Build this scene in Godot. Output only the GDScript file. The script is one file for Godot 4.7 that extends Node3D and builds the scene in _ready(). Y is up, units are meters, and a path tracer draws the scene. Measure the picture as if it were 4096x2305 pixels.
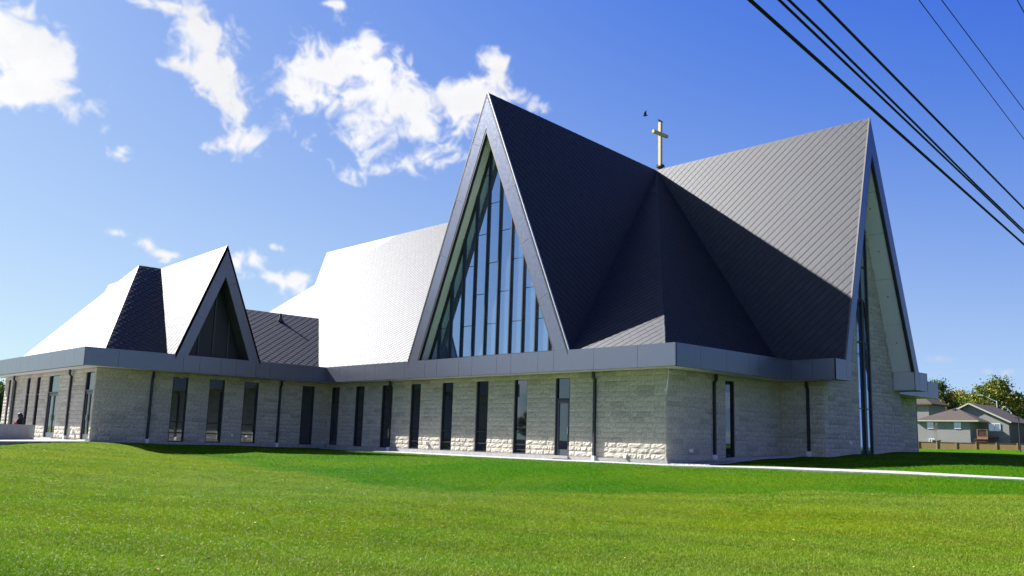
extends Node3D
# Modern stone church with steep shingled gables behind a lawn. x runs along the long front, z towards the viewer, y up, metres.

const EYE := Vector3(21.081, 0.625, 28.324)
const EXPOSURE := 3.7
const SOFFIT := 3.66        # underside of the eaves band
const BAND := 4.571         # top of the eaves band
const COURSE := 0.2153      # one course of stone
const SHINGLE := 0.35       # side of one diamond shingle

var M := {}
var rng := RandomNumberGenerator.new()
var numbers := {}
var church: Node3D
var roof_list := []         # all whole shingles: [distance, variant, transform]
var roof_rest: MB
var stone_list := []        # all stone blocks: [distance, variant, transform]


# ---------------------------------------------------------------- mesh builder
class MB:
	var v := PackedVector3Array()
	var n := PackedVector3Array()
	var c := PackedColorArray()
	var col := Color(1, 1, 1)

	func tri(a: Vector3, b: Vector3, d: Vector3) -> void:   # counter-clockwise seen from outside
		var m := (b - a).cross(d - a).normalized()
		v.append(a); v.append(d); v.append(b)
		n.append(m); n.append(m); n.append(m)
		c.append(col); c.append(col); c.append(col)

	func tri_n(a: Vector3, b: Vector3, d: Vector3, na: Vector3, nb: Vector3, nd: Vector3) -> void:
		v.append(a); v.append(d); v.append(b)
		n.append(na); n.append(nd); n.append(nb)
		c.append(col); c.append(col); c.append(col)

	func quad(a: Vector3, b: Vector3, d: Vector3, e: Vector3) -> void:
		tri(a, b, d)
		tri(a, d, e)

	func poly(p: Array) -> void:
		for i in range(1, p.size() - 1):
			tri(p[0], p[i], p[i + 1])

	func hexa(p: Array) -> void:    # 4 bottom (counter-clockwise from above), 4 top
		quad(p[3], p[2], p[1], p[0])
		quad(p[4], p[5], p[6], p[7])
		for i in 4:
			var j := (i + 1) % 4
			quad(p[i], p[j], p[4 + j], p[4 + i])

	func box(lo: Vector3, hi: Vector3) -> void:
		var a := Vector3(minf(lo.x, hi.x), minf(lo.y, hi.y), minf(lo.z, hi.z))
		var b := Vector3(maxf(lo.x, hi.x), maxf(lo.y, hi.y), maxf(lo.z, hi.z))
		hexa([Vector3(a.x, a.y, b.z), Vector3(b.x, a.y, b.z), Vector3(b.x, a.y, a.z), Vector3(a.x, a.y, a.z),
			Vector3(a.x, b.y, b.z), Vector3(b.x, b.y, b.z), Vector3(b.x, b.y, a.z), Vector3(a.x, b.y, a.z)])

	func bar(p: Vector3, q: Vector3, w: float, h: float, up := Vector3.UP) -> void:   # w across, h along up
		var d := (q - p).normalized()
		var s := d.cross(up).normalized() * w * 0.5
		var t := s.cross(d).normalized() * h * 0.5
		hexa([p - s - t, p + s - t, q + s - t, q - s - t, p - s + t, p + s + t, q + s + t, q - s + t])

	func slab(p: Array, d: Vector3) -> void:     # flat convex polygon (counter-clockwise seen from its front) pushed back by d
		poly(p)
		var b := []
		for k in range(p.size() - 1, -1, -1):
			b.append(p[k] + d)
		poly(b)
		for k in p.size():
			var j: int = (k + 1) % p.size()
			quad(p[k], p[k] + d, p[j] + d, p[j])

	func tube(pts: Array, radii: Array, sides := 8) -> void:
		var rings := []
		for i in pts.size():
			var d: Vector3 = (pts[mini(i + 1, pts.size() - 1)] - pts[maxi(i - 1, 0)]).normalized()
			var s := d.cross(Vector3.RIGHT if absf(d.y) > 0.9 else Vector3.UP).normalized()
			var t := s.cross(d).normalized()
			var ring := []
			for k in sides:
				var a := TAU * k / sides
				ring.append((s * cos(a) + t * sin(a)))
			rings.append(ring)
		for i in pts.size() - 1:
			for k in sides:
				var j := (k + 1) % sides
				var a: Vector3 = pts[i] + rings[i][k] * radii[i]
				var b: Vector3 = pts[i] + rings[i][j] * radii[i]
				var e: Vector3 = pts[i + 1] + rings[i + 1][j] * radii[i + 1]
				var g: Vector3 = pts[i + 1] + rings[i + 1][k] * radii[i + 1]
				tri_n(a, e, b, rings[i][k], rings[i + 1][j], rings[i][j])
				tri_n(a, g, e, rings[i][k], rings[i + 1][k], rings[i + 1][j])
		for e in [0, pts.size() - 1]:
			for k in range(1, sides - 1):
				tri(pts[e] + rings[e][0] * radii[e], pts[e] + rings[e][k] * radii[e], pts[e] + rings[e][k + 1] * radii[e])

	func build() -> ArrayMesh:
		var m := ArrayMesh.new()
		var a := []
		a.resize(Mesh.ARRAY_MAX)
		a[Mesh.ARRAY_VERTEX] = v
		a[Mesh.ARRAY_NORMAL] = n
		a[Mesh.ARRAY_COLOR] = c
		m.add_surface_from_arrays(Mesh.PRIMITIVE_TRIANGLES, a)
		return m


# ---------------------------------------------------------------- nodes
func numbered(called: String) -> String:
	if not numbers.has(called):
		numbers[called] = 0
		return called
	numbers[called] += 1
	return "%s_%03d" % [called, numbers[called]]

func thing(called: String, label: String, category: String, at := Vector3.ZERO, turn := 0.0, group := "") -> Node3D:
	var o := Node3D.new()
	o.name = numbered(called)
	add_child(o)
	o.position = at
	o.rotation.y = turn
	o.set_meta("label", label)
	o.set_meta("category", category)
	if group: o.set_meta("group", group)
	return o

func part(called: String, b: MB, m: Material, parent: Node, at := Vector3.ZERO) -> MeshInstance3D:
	var o := MeshInstance3D.new()
	o.name = called
	o.mesh = b.build()
	o.material_override = m
	parent.add_child(o, true)
	o.position = at
	return o

func single(called: String, b: MB, m: Material, label: String, category: String, group := "", at := Vector3.ZERO) -> MeshInstance3D:
	var o := part(numbered(called), b, m, self, at)
	o.set_meta("label", label)
	o.set_meta("category", category)
	if group: o.set_meta("group", group)
	return o

func structure(called: String, b: MB, m: Material) -> MeshInstance3D:
	var o := part(called, b, m, self)
	o.set_meta("kind", "structure")
	return o

func copy_of(o: Node3D, at: Vector3, turn: float, size: float, label: String, group: String) -> Node3D:
	var r: Node3D = o.duplicate()
	r.name = numbered(str(o.name).rstrip("0123456789").trim_suffix("_"))
	add_child(r)
	r.position = at
	r.rotation.y = turn
	r.scale = Vector3.ONE * size
	r.set_meta("label", label)
	r.set_meta("group", group)
	return r


# ---------------------------------------------------------------- materials
func mat(called: String, lin: Color, rough: float, metal := 0.0, spec := 0.5) -> StandardMaterial3D:
	var m := StandardMaterial3D.new()
	m.resource_name = called
	m.albedo_color = lin.linear_to_srgb()
	m.roughness = rough
	m.metallic = metal
	m.metallic_specular = spec
	M[called] = m
	return m

func noise_tex(freq: float, seed_: int, lo: float, hi: float, octaves := 4, size := 512, kind := FastNoiseLite.TYPE_SIMPLEX_SMOOTH) -> ImageTexture:
	var f := FastNoiseLite.new()
	f.seed = seed_
	f.noise_type = kind
	f.frequency = freq
	f.fractal_octaves = octaves
	var im := f.get_seamless_image(size, size)
	im.convert(Image.FORMAT_L8)
	var d := im.get_data()
	for i in d.size():
		d[i] = clampi(int(255.0 * lerpf(lo, hi, d[i] / 255.0)), 0, 255)
	return ImageTexture.create_from_image(Image.create_from_data(size, size, false, Image.FORMAT_L8, d))

func grain(m: StandardMaterial3D, tex: Texture2D, scale: float, bump: Texture2D = null, cm := 0.0) -> void:
	m.albedo_texture = tex
	m.uv1_triplanar = true
	m.uv1_world_triplanar = true
	m.uv1_scale = Vector3.ONE * scale
	if bump:
		m.heightmap_enabled = true
		m.heightmap_texture = bump
		m.heightmap_scale = cm

func make_materials() -> void:
	var fine := noise_tex(0.02, 3, 0.72, 1.0, 5)
	var mild := noise_tex(0.008, 5, 0.86, 1.0, 5)
	var rock := noise_tex(0.018, 9, 0.0, 1.0, 5)
	var turf := noise_tex(0.06, 21, 0.62, 1.0, 4, 1024)
	var turf_bump := noise_tex(0.09, 22, 0.0, 1.0, 4, 1024)
	# stone
	var s := mat("limestone", Color(1, 1, 1), 0.92)
	s.vertex_color_use_as_albedo = true
	grain(s, fine, 0.9, rock, 1.2)
	var mo := mat("mortar", Color(0.55, 0.505, 0.42), 0.95)
	grain(mo, fine, 1.5)
	var pw := mat("plain_stone", Color(0.36, 0.34, 0.30), 0.95)
	grain(pw, fine, 0.5, rock, 2.0)
	var fc := mat("foundation_concrete", Color(0.40, 0.39, 0.37), 0.9)
	grain(fc, mild, 0.6)
	var pc := mat("paving_concrete", Color(0.40, 0.39, 0.375), 0.9)
	grain(pc, fine, 0.35)
	var bc := mat("cast_concrete", Color(0.43, 0.435, 0.44), 0.85)
	grain(bc, mild, 0.7)
	# metals
	var sh := mat("roof_shingle", Color(1, 1, 1), 0.64, 0.0, 0.49)
	sh.vertex_color_use_as_albedo = true
	mat("roof_deck", Color(0.03, 0.031, 0.034), 0.55)
	mat("roof_trim", Color(0.045, 0.047, 0.052), 0.5, 0.0, 0.6)
	mat("pale_trim", Color(0.50, 0.50, 0.50), 0.4, 0.5)
	var fp := mat("fascia_panel", Color(0.175, 0.187, 0.24), 0.34, 0.85)
	fp.roughness_texture = mild
	fp.uv1_triplanar = true
	fp.uv1_world_triplanar = true
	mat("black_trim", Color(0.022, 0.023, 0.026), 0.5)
	mat("fascia_core", Color(0.09, 0.095, 0.11), 0.6)
	var sf := mat("soffit_panel", Color(0.60, 0.60, 0.60), 0.5, 0.0)
	mat("reveal_panel", Color(0.80, 0.81, 0.82), 0.4, 0.1)
	mat("dark_frame", Color(0.022, 0.025, 0.034), 0.42, 0.2)
	mat("door_frame", Color(0.07, 0.077, 0.095), 0.42, 0.3)
	mat("steel", Color(0.6, 0.6, 0.6), 0.25, 1.0)
	mat("white_plastic", Color(0.75, 0.75, 0.74), 0.5)
	mat("gilded_paint", Color(0.46, 0.36, 0.165), 0.5, 0.1)
	mat("black_rubber", Color(0.012, 0.012, 0.014), 0.8, 0.0, 0.25)
	mat("feather", Color(0.02, 0.02, 0.025), 0.7)
	# glass: coated, about a third of the light is mirrored
	var g := mat("coated_glass", Color(0.33, 0.46, 0.68), 0.02, 0.85, 0.7)
	g.albedo_color.a = 0.03
	g.transparency = BaseMaterial3D.TRANSPARENCY_ALPHA
	# dark reflective glass in the low windows
	var cg := mat("tinted_glass", Color(0.125, 0.14, 0.16), 0.02, 0.90, 0.5)
	cg.albedo_color.a = 0.05
	cg.transparency = BaseMaterial3D.TRANSPARENCY_ALPHA
	# ground
	var t := mat("turf", Color(1, 1, 1), 1.0, 0.0, 0.1)
	t.vertex_color_use_as_albedo = true
	grain(t, turf, 0.55, turf_bump, 4.0)
	var bl := mat("grass_blade", Color(1, 1, 1), 0.5, 0.0, 0.24)
	bl.vertex_color_use_as_albedo = true
	bl.cull_mode = BaseMaterial3D.CULL_DISABLED
	bl.backlight_enabled = true
	bl.backlight = Color(0.62, 0.75, 0.2)
	var pe := mat("pebble", Color(1, 1, 1), 0.85)
	pe.vertex_color_use_as_albedo = true
	mat("gravel_bed", Color(0.16, 0.155, 0.15), 0.95)
	# houses and trees
	for a in [["grey_siding", Color(0.315, 0.305, 0.286)], ["pink_siding", Color(0.315, 0.277, 0.277)], ["tan_siding", Color(0.226, 0.176, 0.126)], ["red_brick", Color(0.139, 0.069, 0.060)],
			["brown_asphalt_shingle", Color(0.055, 0.039, 0.031)], ["grey_asphalt_shingle", Color(0.063, 0.063, 0.060)], ["fence_wood", Color(0.289, 0.189, 0.069)], ["deck_wood", Color(0.201, 0.094, 0.048)],
			["bark", Color(0.10, 0.075, 0.055)], ["pale_bark", Color(0.30, 0.25, 0.20)]]:
		grain(mat(a[0], a[1], 0.9), fine, 0.8, rock, 1.0)
	mat("house_glass", Color(0.30, 0.33, 0.38), 0.06, 0.85)
	mat("inner_wall", Color(0.42, 0.40, 0.37), 0.9)
	mat("inner_floor", Color(0.16, 0.15, 0.14), 0.8)
	mat("beige_trim", Color(0.42, 0.39, 0.34), 0.7)
	mat("white_paint", Color(0.72, 0.72, 0.70), 0.6)
	var lf := mat("leaf", Color(1, 1, 1), 0.7, 0.0, 0.3)
	lf.vertex_color_use_as_albedo = true
	lf.cull_mode = BaseMaterial3D.CULL_DISABLED
	lf.backlight_enabled = true
	lf.backlight = Color(0.45, 0.5, 0.2)
	mat("skin", Color(0.36, 0.21, 0.15), 0.6)
	mat("black_cloth", Color(0.010, 0.010, 0.012), 0.9)
	mat("dark_hair", Color(0.008, 0.007, 0.007), 0.6)
	mat("red_cloth", Color(0.35, 0.02, 0.03), 0.85)
	mat("galvanised", Color(0.42, 0.43, 0.44), 0.5, 0.5)


# ---------------------------------------------------------------- sky
const CLOUDS := [[-77.8, 22.5, 2.5, 1.5, 20], [-75.8, 21.2, 1.8, 1.3, 30], [-78.0, 20.5, 1.7, 0.8, 20], [-77.3, 18.4, 2.3, 0.9, 8], [-75.0, 18.1, 1.4, 0.7, 20], [-76.4, 19.8, 1.8, 1.1, 35],
	[-70.1, 24.7, 1.7, 0.5, 0], [-68.1, 24.0, 1.6, 1.8, 0], [-66.6, 23.2, 1.6, 1.4, 20], [-66.8, 21.1, 1.6, 1.6, 30], [-65.5, 19.6, 1.8, 1.3, 35], [-65.1, 17.7, 1.5, 0.7, 0], [-69.1, 21.4, 1.3, 0.4, 10],
	[-59.2, 22.2, 3.6, 2.2, 0, 0.99], [-56.3, 21.5, 3.2, 1.8, 10], [-60.4, 20.9, 2.6, 1.4, 0, 0.97], [-57.7, 19.5, 1.7, 1.1, 20], [-57.3, 24.3, 0.8, 1.3, -25], [-52.6, 21.1, 3.2, 1.0, 10, 0.80], [-49.9, 21.5, 2.7, 0.9, 5, 0.78],
	[-55.1, 22.8, 1.2, 1.1, 0], [-48.4, 22.7, 0.9, 1.3, -35], [-46.2, 21.3, 1.0, 0.7, 20], [-58.9, 18.4, 2.2, 0.7, 15, 0.70], [-55.4, 16.8, 2.2, 0.7, -5, 0.70], [-52.9, 17.6, 1.5, 0.6, 0, 0.70], [-51.1, 18.1, 1.1, 0.7, 10, 0.70],
	[-53.8, 19.3, 2.0, 0.7, 0, 0.70], [-48.8, 20.3, 1.5, 1.0, 0, 0.70], [-71.2, 11.3, 1.1, 0.4, 5], [-69.9, 11.0, 1.1, 0.5, 20], [-68.7, 10.4, 0.9, 0.2, 5], [-71.9, 16.0, 0.5, 0.25, 0, 0.5], [-64.1, 10.6, 1.3, 0.7, 10],
	[-62.3, 9.5, 1.3, 0.3, 5], [-60.6, 9.5, 1.2, 0.8, -10], [-62.4, 11.4, 0.5, 0.2, 15], [-59.8, 26.4, 0.7, 0.2, 0], [-21.3, 5.3, 1.0, 0.3, 0], [-19.9, 4.6, 2.4, 0.2, 0]]

func sun_direction() -> Vector3:
	return Vector3(-1.0, 0.733, 0.25).normalized()

func make_sky() -> PanoramaSkyMaterial:
	var sun := sun_direction()
	var lw := 512
	var lh := 256
	var base := PackedFloat32Array()
	base.resize(lw * lh * 3)
	for r in lh:
		var el := PI * (0.5 - (r + 0.5) / lh)
		for k in lw:
			var az := TAU * (k + 0.5) / lw
			var d := Vector3(sin(az) * cos(el), sin(el), -cos(az) * cos(el))
			var e := maxf(rad_to_deg(el), 0.0)
			var g := rad_to_deg(acos(clampf(d.dot(sun), -1.0, 1.0)))
			var a := exp(-e / 18.0)
			var b := exp(-g / 60.0)
			var glow := exp(-g / 7.0) * 0.9
			var i := (r * lw + k) * 3
			var rr := -0.37 + 0.78 * a + 0.74 * b
			var gg := -0.30 + 0.91 * a + 0.84 * b
			var bb := 0.51 + 0.40 * a + 0.43 * b
			rr = 0.045 + 0.03 * log(1.0 + exp((rr - 0.045) / 0.03))
			gg = 0.12 + 0.03 * log(1.0 + exp((gg - 0.12) / 0.03))
			var deep := lerpf(1.0, 0.5, smoothstep(27.0, 75.0, e))
			base[i] = (rr * deep + glow) / EXPOSURE
			base[i + 1] = (gg * deep + glow) / EXPOSURE
			base[i + 2] = (minf(bb, 0.98) * deep + glow) / EXPOSURE
	var im := Image.create_from_data(lw, lh, false, Image.FORMAT_RGBF, base.to_byte_array())
	var w := 4096
	var h := 2048
	im.resize(w, h, Image.INTERPOLATE_CUBIC)
	var px := im.get_data().to_float32_array()
	var f1 := FastNoiseLite.new()
	f1.seed = 11
	f1.noise_type = FastNoiseLite.TYPE_SIMPLEX_SMOOTH
	f1.frequency = 8.0
	f1.fractal_octaves = 7
	f1.fractal_gain = 0.66
	var f2 := FastNoiseLite.new()
	f2.seed = 4
	f2.frequency = 2.2
	f2.fractal_octaves = 3
	var f3 := FastNoiseLite.new()
	f3.seed = 58
	f3.frequency = 3.5
	f3.fractal_octaves = 4
	var az_lo := -84.0
	var az_hi := -8.0
	var el_hi := 33.0
	# the clouds of the photograph, at full resolution
	var r0 := int((90.0 - el_hi) / 180.0 * h)
	for r in range(r0, h / 2):
		var ed := 90.0 - 180.0 * (r + 0.5) / h
		var el := deg_to_rad(ed)
		var near := []
		for q in CLOUDS:
			if absf(ed - q[1]) < 3.2 * maxf(q[2], q[3]) + 1.0:
				near.append(q)
		if near.is_empty():
			continue
		var ce := cos(el)
		for k in range(int((az_lo + 360.0) / 360.0 * w), int((az_hi + 360.0) / 360.0 * w)):
			var ad := 360.0 * (k + 0.5) / w - 360.0
			var m := 0.0
			for q in near:
				var dx: float = (ad - q[0]) * ce
				var dy: float = ed - q[1]
				if absf(dx) > q[2] * 3.0 + 1.5:
					continue
				var t: float = deg_to_rad(q[4])
				var x: float = (dx * cos(t) - dy * sin(t)) / (q[2] * 0.98)
				var y: float = (dx * sin(t) + dy * cos(t)) / (q[3] * 0.95 + 0.10)
				m = 1.0 - (1.0 - m) * (1.0 - (q[5] if q.size() > 5 else 0.92) * exp(-(x * x + y * y)))
			if m < 0.04:
				continue
			var az := deg_to_rad(ad)
			var d := Vector3(sin(az) * ce, sin(el), -cos(az) * ce)
			var wv := Vector3(f2.get_noise_3dv(d * 6.0), f2.get_noise_3dv(d * 6.0 + Vector3(5, 0, 0)), f2.get_noise_3dv(d * 6.0 + Vector3(0, 7, 0))) * 0.05
			var n := f1.get_noise_3dv(d + wv)
			var a := smoothstep(0.40, 1.10, m * 1.04 + n * 1.5)
			if a <= 0.0:
				continue
			var body := smoothstep(0.5, 1.1, m + n * 0.3)
			var soft := 0.95 + 0.16 * f1.get_noise_3dv(d * 0.5 + Vector3(3, 1, 2)) - 0.05 * body
			if ed < 7.0:
				a *= 0.5
				soft *= 0.80
			var i := (r * w + k) * 3
			px[i] = lerpf(px[i], 1.02 * soft / EXPOSURE, a)
			px[i + 1] = lerpf(px[i + 1], 1.02 * soft / EXPOSURE, a)
			px[i + 2] = lerpf(px[i + 2], 1.05 * soft / EXPOSURE, a)
	# the same kind of fair-weather clouds all round
	var st := 4
	for r in range(int((90.0 - 62.0) / 180.0 * h), h / 2 - 8, st):
		var el := deg_to_rad(90.0 - 180.0 * (r + st * 0.5) / h)
		var ce := cos(el)
		for k in range(0, w, st):
			var ad := 360.0 * (k + st * 0.5) / w
			if ad > 276.0 and ad < 352.0 and rad_to_deg(el) < 33.0:
				continue
			var az := deg_to_rad(ad)
			var d := Vector3(sin(az) * ce, sin(el), -cos(az) * ce)
			var a := smoothstep(0.20, 0.48, f3.get_noise_3dv(d) + 0.5 * f1.get_noise_3dv(d * 0.8))
			if a <= 0.01:
				continue
			var soft := (0.92 + 1.3 * exp(-acos(clampf(d.dot(sun), -1.0, 1.0)) / 0.5)) / EXPOSURE
			for rr in st:
				for kk in st:
					var i := ((r + rr) * w + k + kk) * 3
					px[i] = lerpf(px[i], soft, a)
					px[i + 1] = lerpf(px[i + 1], soft, a)
					px[i + 2] = lerpf(px[i + 2], soft * 1.04, a)
	var sky := PanoramaSkyMaterial.new()
	sky.panorama = ImageTexture.create_from_image(Image.create_from_data(w, h, false, Image.FORMAT_RGBF, px.to_byte_array()))
	return sky


# ---------------------------------------------------------------- terrain
const SPOTS := [[0.5, -0.19, 1.0], [-1.3, -0.16, -1.2], [-6, -0.21, 0.6], [-12, -0.22, 0.6], [-19, -0.22, 0.5], [-25, -0.2, 0.5], [-25.2, -0.14, 6.5], [-25.6, -0.10, 11.5],
	[6, -0.15, 0.4], [12, -0.10, -0.3], [18, -0.05, -0.7], [3, 0.0, -3.2], [6.5, 0.0, -1.9], [0.2, 0.15, -6.5], [1, 0.27, -9], [6, 0.25, -8], [2, 0.45, -13], [9, 0.25, -5.5], [14, 0.2, -4.8],
	[2, 0.62, -18], [12, 0.5, -14], [25, 0.4, -12], [1, 0.7, -30], [20, 0.85, -40], [-20, 0.6, -45], [-35, 1.05, -100], [-25, 1.3, -112], [10, 1.3, -115], [40, 1.0, -80], [-60, 0.8, -90],
	[-17, -0.5, 11], [-8, -0.65, 12.6], [0.6, -0.75, 13.6], [2.8, -0.75, 12.6], [5, -0.7, 10.5], [6.5, -0.64, 8.3], [10.3, -0.45, 5.5], [15, -0.38, 3], [21, -0.3, 1],
	[21, -1.0, 28], [12, -0.95, 22], [0, -0.8, 21], [-12, -0.55, 20], [-19, -0.25, 20], [18, -0.85, 14], [25, -0.8, 12], [10, -0.85, 15], [30, -1.0, 30], [5, -0.95, 30], [-10, -0.7, 32],
	[-24, -0.13, 15.5], [-30, -0.13, 19], [-40, -0.13, 21], [-55, -0.1, 15], [-100, 0.0, 50], [60, -0.8, 60], [100, 0.4, -30], [-100, 0.2, -40], [0, -0.9, 70], [250, 0.5, -150], [-250, 0.5, -150], [0, 1.6, -260]]
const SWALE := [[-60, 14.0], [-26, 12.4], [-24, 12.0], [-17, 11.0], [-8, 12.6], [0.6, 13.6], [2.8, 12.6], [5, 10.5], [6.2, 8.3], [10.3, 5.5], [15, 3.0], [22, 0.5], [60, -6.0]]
var spot_v := PackedVector3Array()
var swell := FastNoiseLite.new()
var patch := FastNoiseLite.new()

func height(x: float, z: float) -> float:
	var s := 0.0
	var t := 0.0
	for q in spot_v:
		var dx := x - q.x
		var dz := z - q.z
		var d := dx * dx + dz * dz + 2.0
		var w := 1.0 / (d * sqrt(d) * sqrt(sqrt(d)))
		s += w * q.y
		t += w
	var y := s / t
	if z > 2.0:
		y += swell.get_noise_2d(x, z) * 0.05 * smoothstep(2.0, 8.0, z)
	return y

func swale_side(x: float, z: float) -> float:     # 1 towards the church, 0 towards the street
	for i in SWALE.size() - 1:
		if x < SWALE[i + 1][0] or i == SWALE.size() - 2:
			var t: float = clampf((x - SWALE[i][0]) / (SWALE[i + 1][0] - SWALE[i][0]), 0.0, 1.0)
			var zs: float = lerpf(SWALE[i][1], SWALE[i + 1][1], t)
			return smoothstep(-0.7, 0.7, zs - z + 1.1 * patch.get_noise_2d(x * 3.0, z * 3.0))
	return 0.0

func turf_color(x: float, z: float) -> Color:
	var g := swale_side(x, z)
	var p := patch.get_noise_2d(x, z)
	var p2 := patch.get_noise_2d(x * 4.0 + 50.0, z * 4.0)
	var p3 := patch.get_noise_2d(x * 0.35 - 90.0, z * 0.35 + 40.0)
	var mown := sin((x * 0.46 + z * 0.89) * 2.7 + 1.5 * p)      # passes of the mower
	var near := Color(0.188, 0.242, 0.007).lerp(Color(0.180, 0.242, 0.029), clampf(0.4 + 1.6 * p3, 0.0, 1.0))
	near = near.lerp(Color(0.087, 0.184, 0.003), clampf(0.28 + 1.3 * p2 + 0.7 * p + 0.12 * mown, 0.0, 1.0) * 0.5)
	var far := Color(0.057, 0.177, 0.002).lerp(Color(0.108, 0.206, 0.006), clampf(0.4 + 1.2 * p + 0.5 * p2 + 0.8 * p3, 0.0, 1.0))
	var lift := 1.0 + 0.09 * mown
	near = Color(near.r * lift, near.g * lift, near.b * lift)
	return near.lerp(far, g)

func axis(lo: float, a: float, b: float, hi: float, step: float) -> PackedFloat32Array:
	var out := PackedFloat32Array()
	var x := a
	var s := step
	var left := []
	while x > lo:
		left.append(x)
		s *= 1.25
		x -= s
	left.append(lo)
	left.reverse()
	for k in left: out.append(k)
	x = a + step
	while x < b:
		out.append(x)
		x += step
	s = step
	while x < hi:
		out.append(x)
		s *= 1.25
		x += s
	out.append(hi)
	return out

func make_ground() -> void:
	swell.seed = 8
	swell.frequency = 0.09
	swell.fractal_octaves = 2
	patch.seed = 14
	patch.frequency = 0.16
	patch.fractal_octaves = 5
	patch.fractal_gain = 0.6
	for s in SPOTS:
		spot_v.append(Vector3(s[0], s[1], s[2]))
	var xs := axis(-900.0, -46.0, 34.0, 900.0, 0.55)
	var zs := axis(-900.0, -28.0, 34.0, 900.0, 0.55)
	var nx := xs.size()
	var nz := zs.size()
	var v := PackedVector3Array()
	var n := PackedVector3Array()
	var c := PackedColorArray()
	v.resize(nx * nz)
	n.resize(nx * nz)
	c.resize(nx * nz)
	for j in nz:
		for i in nx:
			v[j * nx + i] = Vector3(xs[i], height(xs[i], zs[j]), zs[j])
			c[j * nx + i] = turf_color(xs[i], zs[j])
	for j in nz:
		for i in nx:
			var a := v[j * nx + mini(i + 1, nx - 1)] - v[j * nx + maxi(i - 1, 0)]
			var b := v[mini(j + 1, nz - 1) * nx + i] - v[maxi(j - 1, 0) * nx + i]
			n[j * nx + i] = b.cross(a).normalized()
	var idx := PackedInt32Array()
	for j in nz - 1:
		for i in nx - 1:
			var a := j * nx + i
			idx.append_array([a, a + 1, a + nx + 1, a, a + nx + 1, a + nx])
	var arr := []
	arr.resize(Mesh.ARRAY_MAX)
	arr[Mesh.ARRAY_VERTEX] = v
	arr[Mesh.ARRAY_NORMAL] = n
	arr[Mesh.ARRAY_COLOR] = c
	arr[Mesh.ARRAY_INDEX] = idx
	var m := ArrayMesh.new()
	m.add_surface_from_arrays(Mesh.PRIMITIVE_TRIANGLES, arr)
	var o := MeshInstance3D.new()
	o.name = "ground"
	o.mesh = m
	o.material_override = M.turf
	add_child(o)
	o.set_meta("kind", "structure")


func lay_strip(called: String, near: Array, far: Array, rise: float, thick: float, m: Material) -> void:
	# paving between two edges given as [x, z] points; it follows the ground
	var b := MB.new()
	for i in near.size() - 1:
		var p := []
		for q in [near[i], near[i + 1], far[i + 1], far[i]]:
			p.append(Vector3(q[0], 0, q[1]))
		for k in 4:
			p[k].y = maxf(height(p[k].x, p[k].z), -9.0) + rise
		b.slab([p[0], p[1], p[2], p[3]], Vector3(0, -thick, 0))
	structure(called, b, m)


func on_hard_ground(x: float, z: float) -> bool:
	if z > 12.5:
		return x < (-26.76 + (z - 12.6) * 1.01 if z < 18.0 else -21.3 + (z - 18.0) * 0.7)
	if x < -25.0 and z > -1.0:
		return x < -26.7
	if x < 0.8:
		return z < 0.8
	var edge := 0.8 - (x - 0.5) * 0.10
	if z > edge: return false
	if z > edge - 1.2: return true
	return x < 2.2 or z < -22.0

func make_grass() -> void:
	# tufts of cut blades, thick near the street and thinner farther off
	var variants := []
	for k in 5:
		var b := MB.new()
		for i in 9:
			var a := rng.randf() * TAU
			var r := rng.randf() * 0.028
			var p := Vector3(cos(a) * r, -0.006, sin(a) * r)
			var t := rng.randf() * TAU
			var lean := rng.randf_range(0.15, 0.75)
			var h := rng.randf_range(0.016, 0.040)
			var side := Vector3(cos(t), 0, sin(t)) * rng.randf_range(0.0016, 0.0028)
			var over := Vector3(-sin(t), 0, cos(t)) * lean * h
			var sh := rng.randf_range(0.75, 1.25)
			b.col = Color(sh * rng.randf_range(0.85, 1.2), sh, sh)
			var mid := p + Vector3(0, h * 0.6, 0) + over * 0.35
			b.tri(p - side, p + side, mid + side * 0.8)
			b.tri(p - side, mid + side * 0.8, mid - side * 0.8)
			b.tri(mid - side * 0.8, mid + side * 0.8, p + Vector3(0, h, 0) + over)
		variants.append(b.build())
	var fw := Vector2(-0.734, -0.679)
	var rt := Vector2(0.679, -0.734)
	var bufs := []
	var counts := []
	for k in 5:
		bufs.append(PackedFloat32Array())
		counts.append(0)
	var ea := pow(6.0, -0.3)
	var eb := pow(48.0, -0.3)
	for i in 390000:
		var d := pow(ea - rng.randf() * (ea - eb), -1.0 / 0.3)
		var a := rng.randf_range(-0.64, 0.64)
		var x := EYE.x + (fw.x * cos(a) + rt.x * sin(a)) * d
		var z := EYE.z + (fw.y * cos(a) + rt.y * sin(a)) * d
		if on_hard_ground(x, z):
			continue
		if true:
			var s: float = (0.82 + d * 0.012) * rng.randf_range(0.75, 1.3)
			var t := rng.randf() * TAU
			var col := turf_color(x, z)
			var sh := rng.randf_range(0.72, 1.18)
			var k := i % 5
			var dry := 1.0
			if rng.randf() < 0.03:
				dry = 1.5
			var cs := cos(t) * s
			var sn := sin(t) * s
			bufs[k].append_array(PackedFloat32Array([cs, 0, sn, x, 0, s, 0, height_fast(x, z), -sn, 0, cs, z, col.r * sh * dry * 1.15, col.g * sh * 1.15, col.b * sh * dry * 1.15, 1.0]))
			counts[k] += 1
	for k in 5:
		var mm := MultiMesh.new()
		mm.transform_format = MultiMesh.TRANSFORM_3D
		mm.use_colors = true
		mm.mesh = variants[k]
		mm.instance_count = counts[k]
		mm.buffer = bufs[k]
		var o := MultiMeshInstance3D.new()
		o.name = numbered("grass")
		o.multimesh = mm
		o.material_override = M.grass_blade
		add_child(o)
		o.set_meta("kind", "stuff")
		o.set_meta("label", "short mown grass blades covering the lawn before the church")
		o.set_meta("category", "grass")

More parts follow.
